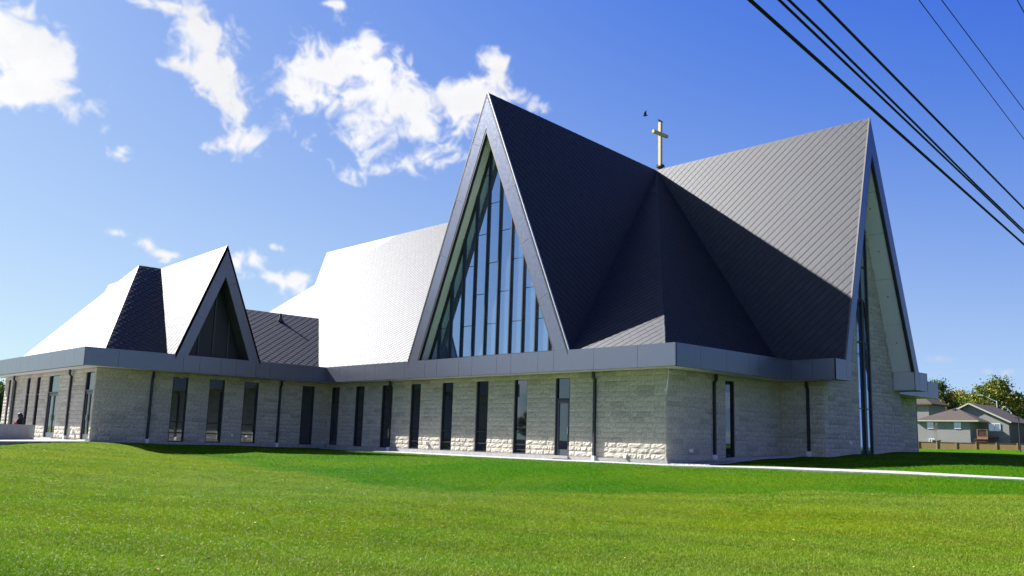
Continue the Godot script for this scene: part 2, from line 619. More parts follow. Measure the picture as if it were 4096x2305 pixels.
var hgrid := {}
func height_fast(x: float, z: float) -> float:
	var gx := floorf(x / 0.5)
	var gz := floorf(z / 0.5)
	var fx := x / 0.5 - gx
	var fz := z / 0.5 - gz
	return lerpf(lerpf(hcell(gx, gz), hcell(gx + 1, gz), fx), lerpf(hcell(gx, gz + 1), hcell(gx + 1, gz + 1), fx), fz)

func hcell(gx: float, gz: float) -> float:
	var key := int(gx + 2000) * 4000 + int(gz + 2000)
	if not hgrid.has(key):
		hgrid[key] = height(gx * 0.5, gz * 0.5)
	return hgrid[key]


func make_fallen_leaves() -> void:
	var b := MB.new()
	b.quad(Vector3(-1, 0, 0), Vector3(0, 0.25, 0.6), Vector3(1.1, 0, 0), Vector3(0, 0.3, -0.6))
	var buf := PackedFloat32Array()
	var cnt := 0
	for k in 150:
		var d := rng.randf_range(8.0, 36.0)
		var a := rng.randf_range(-0.6, 0.6)
		var x := EYE.x + (-0.734 * cos(a) + 0.679 * sin(a)) * d
		var z := EYE.z + (-0.679 * cos(a) - 0.734 * sin(a)) * d
		if on_hard_ground(x, z): continue
		var s := rng.randf_range(0.02, 0.045)
		var t := rng.randf() * TAU
		var tone: Color = [Color(0.34, 0.22, 0.05), Color(0.22, 0.11, 0.04), Color(0.42, 0.34, 0.12), Color(0.14, 0.09, 0.05)][k % 4]
		buf.append_array(PackedFloat32Array([cos(t) * s, 0, sin(t) * s, x, 0, s, 0, height_fast(x, z) + 0.022, -sin(t) * s, 0, cos(t) * s, z, tone.r, tone.g, tone.b, 1]))
		cnt += 1
	var mm := MultiMesh.new()
	mm.transform_format = MultiMesh.TRANSFORM_3D
	mm.use_colors = true
	mm.mesh = b.build()
	mm.instance_count = cnt
	mm.buffer = buf
	var o := MultiMeshInstance3D.new()
	o.name = "fallen_leaves"
	o.multimesh = mm
	o.material_override = M.leaf
	add_child(o)
	o.set_meta("kind", "stuff")
	o.set_meta("label", "scattered fallen leaves lying on the lawn")
	o.set_meta("category", "leaves")


# ---------------------------------------------------------------- stone walls
const WIDTHS := [0.36, 0.48, 0.60, 0.72, 0.86]
var stone_meshes := []      # MB per variant
var stone_built := []

func make_stones() -> void:
	for w in WIDTHS:
		for k in 6:
			var b := MB.new()
			var t := rng.randf()
			var tone := Color(0.624, 0.569, 0.461)
			if t < 0.10: tone = Color(0.525, 0.480, 0.396)
			elif t < 0.4: tone = Color(0.584, 0.535, 0.436)
			elif t > 0.8: tone = Color(0.653, 0.594, 0.475)
			var s := rng.randf_range(0.93, 1.06)
			b.col = Color(tone.r * s, tone.g * s, tone.b * s)
			var g := []
			for j in 4:
				var row := []
				for i in 6:
					var x: float = 0.003 + (w - 0.006) * i / 5.0
					var y := 0.003 + (COURSE - 0.006) * j / 3.0
					var edge: bool = i == 0 or i == 5 or j == 0 or j == 3
					var z := rng.randf_range(0.008, 0.018) if edge else rng.randf_range(0.018, 0.042)
					if not edge:
						x += rng.randf_range(-0.02, 0.02)
						y += rng.randf_range(-0.015, 0.015)
					row.append(Vector3(x, y, z))
				g.append(row)
			for j in 3:
				for i in 5:
					b.quad(g[j][i], g[j][i + 1], g[j + 1][i + 1], g[j + 1][i])
			var lo := -0.010
			for side in [[g[0][0], g[0][5]], [g[0][5], g[3][5]], [g[3][5], g[3][0]], [g[3][0], g[0][0]]]:
				var p: Vector3 = side[0]
				var q: Vector3 = side[1]
				b.quad(Vector3(p.x, p.y, lo), Vector3(q.x, q.y, lo), q, p)
			stone_meshes.append(b)
			stone_built.append(b.build())

func gable_limit(s: float) -> float:
	return 16.2 - absf(s - 3.85) * 3.12

# a wall in the vertical plane through o along u (unit), with outward normal nrm; openings are [u0, u1, y0, y1]
func stone_wall(o: Vector3, u: Vector3, nrm: Vector3, length: float, top: float, openings: Array, gabled := false, foot := -0.2) -> MeshInstance3D:
	var b := MB.new()
	var cuts := [0.0, length]
	for q in openings:
		cuts.append(q[0])
		cuts.append(q[1])
	cuts.sort()
	for i in cuts.size() - 1:
		var a: float = cuts[i]
		var e: float = cuts[i + 1]
		if e - a < 0.001:
			continue
		var mid := (a + e) * 0.5
		var spans := [[foot, top]]
		for q in openings:
			if mid > q[0] and mid < q[1]:
				spans = []
				if q[2] > foot + 0.01: spans.append([foot, q[2]])
				if q[3] < top - 0.01: spans.append([q[3], top])
		for s in spans:
			if gabled:
				var p := [o + u * a + Vector3.UP * s[0], o + u * e + Vector3.UP * s[0], o + u * e + Vector3.UP * minf(s[1], gable_limit(e) - 0.02), o + u * a + Vector3.UP * minf(s[1], gable_limit(a) - 0.02)]
				for k in 4: p[k] -= nrm * 0.004
				b.slab(p, -nrm * 0.22)
			else:
				var p := [o + u * a + Vector3.UP * s[0], o + u * e + Vector3.UP * s[0], o + u * e + Vector3.UP * s[1], o + u * a + Vector3.UP * s[1]]
				for k in 4: p[k] -= nrm * 0.004
				b.slab(p, -nrm * 0.22)
	var node := part("wall", b, M.mortar, church)
	var basis := Basis(u, Vector3.UP, nrm)
	var rows := int(ceil((top - 0.0) / COURSE - 0.05))
	for j in rows:
		var y0 := j * COURSE
		var ym := y0 + COURSE * 0.5
		var gaps := []
		for q in openings:
			if ym > q[2] and ym < q[3]:
				gaps.append([q[0], q[1]])
		gaps.sort_custom(func(x, y): return x[0] < y[0])
		var at := 0.0
		var runs := []
		for q in gaps:
			if q[0] - at > 0.03: runs.append([at, q[0]])
			at = maxf(at, q[1])
		if length - at > 0.03: runs.append([at, length])
		for run in runs:
			var x: float = run[0]
			var first := true
			while x < run[1] - 0.02:
				var left: float = run[1] - x
				var w: float = WIDTHS[rng.randi() % 5]
				if first and rng.randf() < 0.6:
					w = 0.36
				first = false
				if left - w < 0.28: w = left if left < 0.95 else left * 0.5
				var near := 0
				for i in 5:
					if absf(WIDTHS[i] - w) < absf(WIDTHS[near] - w): near = i
				var keep := true
				if gabled:
					keep = minf(gable_limit(x), gable_limit(x + w)) > y0 + COURSE * 0.4
				if keep:
					var k := near * 6 + rng.randi() % 6
					var bs := Basis(u * (w / WIDTHS[near]), Vector3.UP, nrm)
					var org: Vector3 = o + u * x + Vector3.UP * y0
					stone_list.append([org.distance_squared_to(EYE), k, Transform3D(bs, org), node])
				x += w
	return node

func place_stones() -> void:
	stone_list.sort_custom(func(a, b): return a[0] < b[0])
	var rest := MB.new()
	for i in stone_list.size():
		var q: Array = stone_list[i]
		if i < 300:
			var s := MeshInstance3D.new()
			s.name = "stone_block"
			s.mesh = stone_built[q[1]]
			s.material_override = M.limestone
			q[3].add_child(s, true)
			s.transform = q[2]
		else:
			var m: MB = stone_meshes[q[1]]
			var t: Transform3D = q[2]
			for k in m.v.size():
				rest.v.append(t * m.v[k])
				rest.n.append((t.basis * m.n[k]).normalized())
			rest.c.append_array(m.c)
	part("stonework", rest, M.limestone, church).set_meta("kind", "stuff")


# ---------------------------------------------------------------- windows and doors
# frame in an opening of a wall: o is the opening's lower corner on the wall face, u along, n out
func bar_uv(b: MB, o: Vector3, u: Vector3, n: Vector3, u0: float, u1: float, y0: float, y1: float, d0: float, d1: float) -> void:
	var p := [o + u * u0 + Vector3.UP * y0 + n * d1, o + u * u1 + Vector3.UP * y0 + n * d1, o + u * u1 + Vector3.UP * y1 + n * d1, o + u * u0 + Vector3.UP * y1 + n * d1]
	b.slab(p, -n * (d1 - d0))

func glass(parent: Node, o: Vector3, u: Vector3, n: Vector3, u0: float, u1: float, y0: float, y1: float, d: float, m: Material) -> void:
	var b := MB.new()
	b.quad(o + u * u0 + Vector3.UP * y0 + n * d, o + u * u1 + Vector3.UP * y0 + n * d, o + u * u1 + Vector3.UP * y1 + n * d, o + u * u0 + Vector3.UP * y1 + n * d)
	part("pane", b, m, parent)

func window(o: Vector3, u: Vector3, n: Vector3, w: float, h: float, rails: Array, deep := 0.14) -> void:
	var f := MB.new()
	var t := 0.055
	bar_uv(f, o, u, n, 0.0, t, 0.0, h, -deep, -0.03)
	bar_uv(f, o, u, n, w - t, w, 0.0, h, -deep, -0.03)
	bar_uv(f, o, u, n, t, w - t, h - t, h, -deep, -0.03)
	bar_uv(f, o, u, n, t, w - t, 0.0, 0.05, -deep, -0.03)
	var node := part("window", f, M.dark_frame, church)
	var at := 0.05
	for r in rails:
		var b := MB.new()
		bar_uv(b, o, u, n, t, w - t, r - 0.03, r + 0.03, -deep, -0.05)
		part("rail", b, M.dark_frame, node)
		glass(node, o, u, n, t, w - t, at, r - 0.03, -deep + 0.03, M.tinted_glass)
		at = r + 0.03
	glass(node, o, u, n, t, w - t, at, h - t, -deep + 0.03, M.tinted_glass)
	var s := MB.new()
	bar_uv(s, o, u, n, 0.0, w, -0.06, -0.002, -deep, 0.03)
	part("sill", s, M.door_frame, node)

func door(o: Vector3, u: Vector3, n: Vector3, w: float, leaves: int, h := 3.54) -> void:
	var f := MB.new()
	var t := 0.06
	var dh := 2.46
	bar_uv(f, o, u, n, 0.0, t, 0.0, h, -0.14, -0.02)
	bar_uv(f, o, u, n, w - t, w, 0.0, h, -0.14, -0.02)
	bar_uv(f, o, u, n, t, w - t, h - t, h, -0.14, -0.02)
	bar_uv(f, o, u, n, t, w - t, dh, dh + 0.08, -0.14, -0.02)
	var node := part("door", f, M.dark_frame, church)
	glass(node, o, u, n, t, w - t, dh + 0.08, h - t, -0.10, M.tinted_glass)
	var lw := (w - 2 * t) / leaves
	for k in leaves:
		var a := t + k * lw + 0.005
		var e := t + (k + 1) * lw - 0.005
		var l := MB.new()
		var st := 0.11 if leaves == 1 else 0.09
		bar_uv(l, o, u, n, a, a + st, 0.02, dh - 0.01, -0.13, -0.06)
		bar_uv(l, o, u, n, e - st, e, 0.02, dh - 0.01, -0.13, -0.06)
		bar_uv(l, o, u, n, a + st, e - st, dh - 0.14, dh - 0.01, -0.13, -0.06)
		bar_uv(l, o, u, n, a + st, e - st, 0.02, 0.27, -0.13, -0.06)
		var leaf := part("door_leaf", l, M.door_frame, node)
		glass(leaf, o, u, n, a + st, e - st, 0.27, dh - 0.14, -0.095, M.tinted_glass)
		var hd := MB.new()
		var hx: float = e - st * 0.5 if k == 0 else a + st * 0.5
		bar_uv(hd, o, u, n, hx - 0.015, hx + 0.015, 0.95, 1.25, -0.03, 0.0)
		bar_uv(hd, o, u, n, hx - 0.012, hx + 0.012, 0.97, 1.0, -0.06, -0.03)
		bar_uv(hd, o, u, n, hx - 0.012, hx + 0.012, 1.2, 1.23, -0.06, -0.03)
		part("handle", hd, M.steel, leaf)
	var s := MB.new()
	bar_uv(s, o, u, n, -0.05, w + 0.05, -0.13, -0.004, -0.14, 0.16)
	part("threshold", s, M.foundation_concrete, node)

func downpipe(p: Vector3, n: Vector3, foot: float) -> void:
	var b := MB.new()
	var s := 0.055
	var q := p + n * 0.09
	b.box(Vector3(q.x - s, foot + 0.24, q.z - s), Vector3(q.x + s, 3.30, q.z + s))
	var out := q + n * 0.10
	b.hexa([Vector3(q.x - s, 3.28, q.z + s), Vector3(q.x + s, 3.28, q.z + s), Vector3(q.x + s, 3.28, q.z - s), Vector3(q.x - s, 3.28, q.z - s),
		Vector3(out.x - s, 3.42, out.z + s), Vector3(out.x + s, 3.42, out.z + s), Vector3(out.x + s, 3.42, out.z - s), Vector3(out.x - s, 3.42, out.z - s)])
	b.box(Vector3(out.x - s, 3.42, out.z - s), Vector3(out.x + s, 3.655, out.z + s))
	var node := part("downpipe", b, M.dark_frame, church)
	var c := MB.new()
	c.box(Vector3(q.x - 0.08, foot - 0.05, q.z - 0.08), Vector3(q.x + 0.08, foot + 0.25, q.z + 0.08))
	part("drain_boot", c, M.white_plastic, node)
	var k := MB.new()
	for y in [0.9, 2.4]:
		k.box(Vector3(q.x - s - 0.012, y, q.z - s - 0.012), Vector3(q.x + s + 0.012, y + 0.04, q.z + s + 0.012))
	part("strap", k, M.dark_frame, node)


# ---------------------------------------------------------------- eaves band and soffit
func fascia(o: Vector3, u: Vector3, n: Vector3, marks: Array, y0 := SOFFIT, y1 := BAND) -> void:
	# panels between successive marks along u from o; the band's face is the plane through o
	var length: float = marks[marks.size() - 1]
	var b := MB.new()
	bar_uv(b, o, u, n, marks[0] + 0.01, length - 0.01, y0 + 0.01, y1 - 0.015, -0.26, -0.045)
	var node := part("fascia", b, M.fascia_core, church)
	for i in marks.size() - 1:
		var p := MB.new()
		var g0 := 0.0 if i == 0 else 0.006
		var g1 := 0.0 if i == marks.size() - 2 else 0.006
		bar_uv(p, o, u, n, marks[i] + g0, marks[i + 1] - g1, y0, y1, -0.043, 0.0)
		part("fascia_panel", p, M.fascia_panel, node)

func plate(called: String, lo: Vector3, hi: Vector3, m: Material) -> void:
	var b := MB.new()
	b.box(lo, hi)
	part(called, b, m, church)


# ---------------------------------------------------------------- shingled roofs
var shingle_meshes := []
var shingle_built := []
const SH_LIFT := 0.025

func shingle_lift(y: float, d: float, tw: float, x: float) -> float:
	return lerpf(0.004, SH_LIFT, clampf((d - y) / (2.0 * d), 0.0, 1.0)) + tw * x

func make_shingles() -> void:
	var d := SHINGLE / sqrt(2.0)
	for k in 8:
		var b := MB.new()
		var s := rng.randf_range(0.92, 1.08)
		b.col = Color(0.013 * s, 0.015 * s, 0.024 * s)
		var tw := rng.randf_range(-0.003, 0.003)
		var e := d * 0.985
		var top := Vector3(0, e, 0.004)
		var rt := Vector3(e, 0, SH_LIFT * 0.5 + 0.002 + tw * d)
		var bt := Vector3(0, -e, SH_LIFT + rng.randf_range(-0.002, 0.002))
		var lf := Vector3(-e, 0, SH_LIFT * 0.5 + 0.002 - tw * d)
		var mid := (top + rt + bt + lf) * 0.25 + Vector3(0, 0, 0.002)
		b.tri(top, lf, mid)
		b.tri(lf, bt, mid)
		b.tri(bt, rt, mid)
		b.tri(rt, top, mid)
		for q in [[lf, bt], [bt, rt]]:
			b.quad(Vector3(q[0].x, q[0].y, 0), Vector3(q[1].x, q[1].y, 0), q[1], q[0])
		shingle_meshes.append(b)
		shingle_built.append(b.build())

# a flat convex roof face; corners counter-clockwise seen from outside. level is the horizontal direction in the face
func roof_face(p: Array, tiled := true, thick := 0.18) -> void:
	var n: Vector3 = (p[1] - p[0]).cross(p[2] - p[0]).normalized()
	if n.y < 0.0:
		p.reverse()
		n = -n
	var b := MB.new()
	b.slab(p, Vector3(0, -thick - 0.1, 0))
	part("roof_deck", b, M.roof_deck, church)
	if not tiled:
		return
	var h := Vector3.UP.cross(n).normalized()
	var u := n.cross(h).normalized()
	var o: Vector3 = p[0]
	var pg := PackedVector2Array()
	var lo := Vector2(1e9, 1e9)
	var hi := Vector2(-1e9, -1e9)
	for q in p:
		var w := Vector2((q - o).dot(h), (q - o).dot(u))
		pg.append(w)
		lo = lo.min(w)
		hi = hi.max(w)
	var d := SHINGLE / sqrt(2.0)
	var m := pg.size()
	for j in range(int(floor(lo.y / d)) - 1, int(ceil(hi.y / d)) + 2):
		for i in range(int(floor(lo.x / d)) - 1, int(ceil(hi.x / d)) + 2):
			if (i + j) % 2 != 0:
				continue
			var c := Vector2(i * d, j * d)
			var worst := -1e9
			for k in m:
				var a := pg[k]
				var e := pg[(k + 1) % m] - a
				var nn := Vector2(e.y, -e.x).normalized()
				worst = maxf(worst, nn.dot(c - a) + d * maxf(absf(nn.x), absf(nn.y)))
			var k := rng.randi() % 8
			if worst <= 0.0:
				var t := Transform3D(Basis(h, u, n), o + h * c.x + u * c.y + n * 0.002)
				roof_list.append([t.origin.distance_squared_to(EYE), k, t])
			elif worst < 2.0 * d:
				var dia := PackedVector2Array([c + Vector2(0, d), c + Vector2(-d, 0), c + Vector2(0, -d), c + Vector2(d, 0)])
				for piece in Geometry2D.intersect_polygons(dia, pg):
					if Geometry2D.is_polygon_clockwise(piece):
						piece.reverse()
					var q := []
					for w in piece:
						q.append(o + h * w.x + u * w.y + n * (0.002 + shingle_lift(w.y - c.y, d, 0.0, 0.0)))
					roof_rest.col = shingle_meshes[k].col
					if q.size() > 2:
						roof_rest.poly(q)

func in_view(t: Transform3D) -> bool:
	return t.basis.z.dot(EYE - t.origin) > 0.0 and t.origin.x > -24.0 and (t.basis.z.x > 0.8 or t.basis.z.z > 0.5)

func place_shingles() -> void:
	roof_list.sort_custom(func(a, b): return a[0] < b[0])
	var roof := MeshInstance3D.new()
	var done := 0
	var first := []
	for q in roof_list:
		if done < 300 and in_view(q[2]):
			first.append(q)
			done += 1
		else:
			var m: MB = shingle_meshes[q[1]]
			var t: Transform3D = q[2]
			for k in m.v.size():
				roof_rest.v.append(t * m.v[k])
				roof_rest.n.append(t.basis * m.n[k])
			roof_rest.c.append_array(m.c)
	var rest := part("shingling", roof_rest, M.roof_shingle, church)
	rest.set_meta("kind", "stuff")
	for q in first:
		var s := MeshInstance3D.new()
		s.name = "shingle"
		s.mesh = shingle_built[q[1]]
		s.material_override = M.roof_shingle
		church.add_child(s, true)
		s.transform = q[2]

# folded metal strip over a ridge or hip p-q; a and b are points on the two faces
func fold(p: Vector3, q: Vector3, a: Vector3, b: Vector3) -> void:
	var m := MB.new()
	var d := (q - p).normalized()
	for e in [a, b]:
		var w: Vector3 = (e - p) - d * (e - p).dot(d)
		w = w.normalized() * 0.085
		var n := d.cross(w).normalized()
		if n.y < 0.0: n = -n
		var o := n * 0.016
		var f := [p + o, q + o, q + o + w, p + o + w]
		if (f[1] - f[0]).cross(f[2] - f[0]).dot(n) < 0.0: f.reverse()
		m.col = Color(0.013, 0.015, 0.024)
		m.slab(f, -n * 0.012)
	part("ridge_fold", m, M.roof_shingle, church)

func cap(p: Vector3, q: Vector3, w: float, up: Vector3, m: Material, called := "ridge_cap") -> void:
	var b := MB.new()
	b.bar(p + up * 0.012, q + up * 0.012, w, 0.04, up)
	part(called, b, m, church)


# one raking limb of a gable front: outer line a0->a1, inner line b0->b1, cut across at the fractions given
func rake(a0: Vector3, a1: Vector3, b0: Vector3, b1: Vector3, n: Vector3, cuts: Array, deep: float, called := "rake_panel") -> void:
	var fl := [0.0]
	fl.append_array(cuts)
	fl.append(1.0)
	var flip: bool = (a1 - a0).cross(b0 - a0).dot(n) > 0.0
	for i in fl.size() - 1:
		var g: float = 0.006 / a0.distance_to(a1)
		var f0: float = fl[i] + (g if i > 0 else 0.0)
		var f1: float = fl[i + 1] - (g if i < fl.size() - 2 else 0.0)
		# joints run square to the limb
		var ax := (a1 - a0).normalized()
		var p := [a0.lerp(a1, f0), a0.lerp(a1, f1), Vector3.ZERO, Vector3.ZERO]
		for e in [[2, f1], [3, f0]]:
			var f: float = e[1]
			if f <= 0.0: p[e[0]] = b0
			elif f >= 1.0: p[e[0]] = b1
			else:
				var t := (a0.lerp(a1, f) - b0).dot(ax) / (b1 - b0).dot(ax)
				p[e[0]] = b0.lerp(b1, clampf(t, 0.0, 1.0))
		if not flip: p.reverse()
		var b := MB.new()
		b.slab(p, -n * deep)
		part(called, b, M.fascia_panel, church)


# ---------------------------------------------------------------- the church
func on_face(a: Vector3, b: Vector3, c: Vector3, y: float, z: float) -> Vector3:   # the point of a face at that height and depth
	var n := (b - a).cross(c - a)
	return Vector3(a.x - (n.y * (y - a.y) + n.z * (z - a.z)) / n.x, y, z)

func mir(q: Vector3) -> Vector3:
	return Vector3(q.x, q.y, -27.0 - q.z)

func make_church() -> void:
	church = thing("church", "modern stone church with steep dark shingled gables and tall triangular window", "church")
	roof_rest = MB.new()
	make_stones()
	make_shingles()
	var X := Vector3.RIGHT
	var Z := Vector3(0, 0, 1)
	# --- walls
	var lo := [[-26.5, -25.63], [-23.88, -22.98], [-21.2, -20.3], [-18.47, -17.6], [-15.76, -14.86], [-13.03, -12.12], [-10.25, -9.35], [-7.5, -6.6]]
	var op := []
	for q in lo: op.append([q[0] + 26.86, q[1] + 26.86, -0.02, 3.54])
	stone_wall(Vector3(-26.86, 0, -1.05), X, Z, 25.61, SOFFIT, op)
	for i in lo.size():
		var o := Vector3(lo[i][0], 0, -1.05)
		if i == 7: door(o, X, Z, lo[i][1] - lo[i][0], 1)
		elif i == 0: door(o, X, Z, lo[i][1] - lo[i][0], 1)
		else: window(o, X, Z, lo[i][1] - lo[i][0], 3.54, [0.42, 0.98])
	# cross wing, facing right
	var lw := [[7.80, 8.66], [5.69, 6.59], [3.62, 4.52], [-0.06, 0.78]]
	op = []
	for q in lw: op.append([12.64 - q[1], 12.64 - q[0], -0.02, 3.54])
	stone_wall(Vector3(-26.86, 0, 12.64), -Z, X, 13.69, SOFFIT, op)
	for i in lw.size():
		window(Vector3(-26.86, 0, lw[i][1]), -Z, X, lw[i][1] - lw[i][0], 3.54, [] if i == 3 else [0.46, 1.05])
	# cross wing, facing the plaza
	var fl := [[-43.05, -42.5], [-42.1, -41.55], [-38.95, -38.25], [-36.95, -36.25], [-34.6, -32.7], [-28.35, -27.1]]
	op = []
	for q in fl: op.append([q[0] + 43.8, q[1] + 43.8, -0.02, 3.54])
	stone_wall(Vector3(-43.8, 0, 12.64), X, Z, 16.94, SOFFIT, op)
	for i in fl.size():
		var o := Vector3(fl[i][0], 0, 12.64)
		if i >= 4: door(o, X, Z, fl[i][1] - fl[i][0], 2)
		else: window(o, X, Z, fl[i][1] - fl[i][0], 3.54, [2.45])
	# right flank
	stone_wall(Vector3(-1.25, 0, -1.05), -Z, X, 8.7, SOFFIT, [[4.15, 4.87, -0.02, 3.54]])
	window(Vector3(-1.25, 0, -5.2), -Z, X, 0.72, 3.54, [])
	stone_wall(Vector3(-1.25, 0, -9.75), X, Z, 2.2, SOFFIT, [])
	# right gable wall with its slot window
	stone_wall(Vector3(0.95, 0, -9.75), -Z, X, 8.0, 15.0, [[3.38, 4.75, -0.1, 14.4]], true)
	stone_wall(Vector3(-1.25, 0, -17.75), -Z, X, 6.9, SOFFIT, [])
	# plain walls at the back
	var b := MB.new()
	b.box(Vector3(-50.0, -0.3, -24.9), Vector3(-1.27, 4.42, -24.66))
	b.box(Vector3(-50.0, -0.3, -24.65), Vector3(-49.7, 4.42, -1.3))
	b.box(Vector3(-49.69, -0.3, -1.5), Vector3(-44.01, 4.42, -1.2))
	part("wall", b, M.plain_stone, church)
	b = MB.new()
	b.box(Vector3(-44.0, -0.3, -1.2), Vector3(-43.7, 4.42, 12.4))
	part("wall", b, M.plain_stone, church)
	b = MB.new()
	b.box(Vector3(-1.48, -0.3, -18.0), Vector3(0.72, SOFFIT, -17.77))
	part("wall", b, M.plain_stone, church)
	plate("floor", Vector3(-49.6, -0.3, -24.6), Vector3(-1.5, -0.03, -1.35), M.inner_floor)
	plate("floor", Vector3(-43.6, -0.3, -1.3), Vector3(-27.12, -0.035, 12.38), M.inner_floor)
	plate("partition", Vector3(-49.0, -0.02, -5.2), Vector3(-1.6, SOFFIT - 0.02, -5.05), M.inner_wall)
	plate("partition", Vector3(-31.2, -0.02, -4.9), Vector3(-31.05, SOFFIT - 0.02, 9.0), M.inner_wall)
	plate("ceiling", Vector3(-26.0, SOFFIT + 0.03, -5.0), Vector3(-1.6, SOFFIT + 0.1, -1.36), M.inner_wall)
	plate("ceiling", Vector3(-43.6, SOFFIT + 0.03, -1.2), Vector3(-27.2, SOFFIT + 0.1, 12.3), M.inner_wall)
	place_stones()
	# --- foundation strip under the stone
	plate("foundation", Vector3(-26.7, -0.7, -1.30), Vector3(-1.15, -0.012, -0.96), M.foundation_concrete)
	plate("foundation", Vector3(-27.1, -0.7, -0.95), Vector3(-26.77, -0.012, 12.55), M.foundation_concrete)
	plate("foundation", Vector3(-1.5, -0.7, -9.6), Vector3(-1.16, -0.012, -1.31), M.foundation_concrete)
	# --- eaves band
	fascia(Vector3(-25.66, 0, 0), X, Z, [0.0, 1.5, 2.46, 4.18, 5.17, 6.93, 7.92, 9.68, 10.67, 12.44, 13.44, 15.23, 16.23, 18.02, 19.01, 21.38, 23.75, 25.66])
	fascia(Vector3(-25.66, 0, 13.69), -Z, X, [0.0, 1.65, 5.01, 5.92, 7.09, 8.0, 9.18, 10.08, 12.88, 13.69])
	fascia(Vector3(-44.9, 0, 13.69), X, Z, [0.0, 1.6, 3.1, 4.2, 5.36, 6.26, 7.26, 8.08, 9.71, 11.77, 13.96, 16.17, 17.75, 19.24])
	fascia(Vector3(0, 0, 0), -Z, X, [0.0, 1.64, 3.44, 5.16, 5.93, 8.67])
	fascia(Vector3(0, 0, -8.67), X, Z, [0.0, 1.0, 2.1])
	fascia(Vector3(2.1, 0, -8.67), -Z, X, [0.0, 1.02, 1.49])
	fascia(Vector3(2.1, 0, -16.83), -Z, X, [0.0, 0.5, 1.45])
	fascia(Vector3(0, 0, -18.28), -Z, X, [0.0, 2.0, 3.6, 5.2, 6.6])
	fascia(Vector3(2.1, 0, -18.28), -X, -Z, [0.0, 1.0, 2.1])
	fascia(Vector3(-44.9, 0, -1.0), Z, -X, [0.0, 5.0, 10.0, 14.69])
	# inner ends of the band beside the right gable
	plate("fascia_return", Vector3(1.0, SOFFIT, -16.86), Vector3(2.06, BAND, -16.835), M.soffit_panel)  # both returns: pale colour stands in for sky mirrored in the band metal
	plate("fascia_return", Vector3(1.0, SOFFIT, -10.155), Vector3(2.06, BAND, -10.13), M.soffit_panel)
	# --- soffits (thin boards, each its own piece so that none overlap)
	var sy := SOFFIT + 0.012
	plate("soffit", Vector3(-26.80, sy, -1.30), Vector3(-0.05, sy + 0.05, -0.05), M.soffit_panel)
	plate("soffit", Vector3(-27.10, sy, -0.045), Vector3(-25.71, sy + 0.05, 12.39), M.soffit_panel)
	plate("soffit", Vector3(-44.85, sy, 12.395), Vector3(-25.71, sy + 0.05, 13.64), M.soffit_panel)
	plate("soffit", Vector3(-1.5, sy, -8.72), Vector3(-0.05, sy + 0.05, -1.305), M.soffit_panel)
	plate("soffit", Vector3(-1.5, sy, -9.98), Vector3(2.05, sy + 0.05, -8.725), M.soffit_panel)
	plate("soffit", Vector3(0.7, sy, -18.24), Vector3(2.05, sy + 0.05, -16.86), M.soffit_panel)
	plate("soffit", Vector3(-1.5, sy, -24.86), Vector3(-0.05, sy + 0.05, -18.30), M.soffit_panel)
	# flat gutter deck on top of the band, behind its lip
	plate("gutter_deck", Vector3(-26.9, 4.44, -1.8), Vector3(-0.27, 4.50, -0.27), M.roof_deck)
	plate("gutter_deck", Vector3(-27.6, 4.44, -0.26), Vector3(-25.93, 4.50, 12.2), M.roof_deck)
	plate("gutter_deck", Vector3(-44.6, 4.44, 12.21), Vector3(-25.93, 4.50, 13.42), M.roof_deck)
	plate("gutter_deck", Vector3(-2.0, 4.44, -9.0), Vector3(-0.27, 4.50, -1.81), M.roof_deck)
	plate("gutter_deck", Vector3(-2.0, 4.44, -10.1), Vector3(1.83, 4.50, -9.01), M.roof_deck)
	plate("gutter_deck", Vector3(-2.0, 4.44, -24.8), Vector3(-0.27, 4.50, -16.9), M.roof_deck)
	# --- roofs
	var c0 := Vector3(-11.4, 16.95, -13.5)
	var ap := Vector3(-11.80, 18.08, 0.0)          # front gable
	var fL := Vector3(-17.46, 4.575, 0.0)
	var fR := Vector3(-5.78, 4.575, 0.0)
	var ey := 4.52
	var ez := -0.12
	var vL := on_face(fL, ap, c0, ey, ez)
	var vR := on_face(fR, ap, c0, ey, ez)
	var hipR := Vector3(-0.60, ey, ez)
	var hitL := Vector3(-38.2, 16.95, -13.5)
	var hipL := Vector3(-51.5, ey, ez)
	var apR := Vector3(1.95, 16.92, -13.32)        # right gable
	var gRf := Vector3(2.1, 4.575, -9.69)
	var gRv := Vector3(-1.25, ey, -9.69)
	var rearR := Vector3(-2.6, ey, -24.2)
	var rearL := Vector3(-49.0, ey, -24.2)
	roof_face([vL, c0, hitL, hipL])                # long front slope
	roof_face([fL, ap, c0, vL], false)                 # front gable, far side
	roof_face([fR, vR, c0, ap])                        # front gable, near side
	roof_face([vR, hipR, c0])                      # corner, facing the street
	roof_face([hipR, gRv, c0])                     # corner, facing right
	roof_face([gRv, gRf, apR, c0])                 # right gable, near side
	roof_face([mir(gRv), c0, apR, mir(gRf)], false)
	roof_face([rearR, c0, mir(gRv)], false)
	roof_face([rearR, rearL, hitL, c0], false)
	var apL := Vector3(-49.0, 16.95, -13.5)
	var gLf := Vector3(-49.4, 4.575, -9.69)
	roof_face([hipL, hitL, rearL], false)
	roof_face([gLf, Vector3(-38.2, 4.575, -9.69), hitL, apL])
	roof_face([mir(gLf), apL, hitL, Vector3(-38.2, 4.575, -17.31)], false)
	var endw := MB.new()
	endw.slab([Vector3(-48.9, 4.4, -17.3), Vector3(-48.9, 4.4, -9.7), Vector3(-48.9, 16.8, -13.5)], Vector3(0.2, 0, 0))
	part("wall", endw, M.plain_stone, church)
	# cross wing
	var wx := -26.65
	var rX := -35.0
	var hy := 10.66
	var lowy := 8.73
	var lowx := -34.69
	var top0 := Vector3(rX, hy, 8.12)
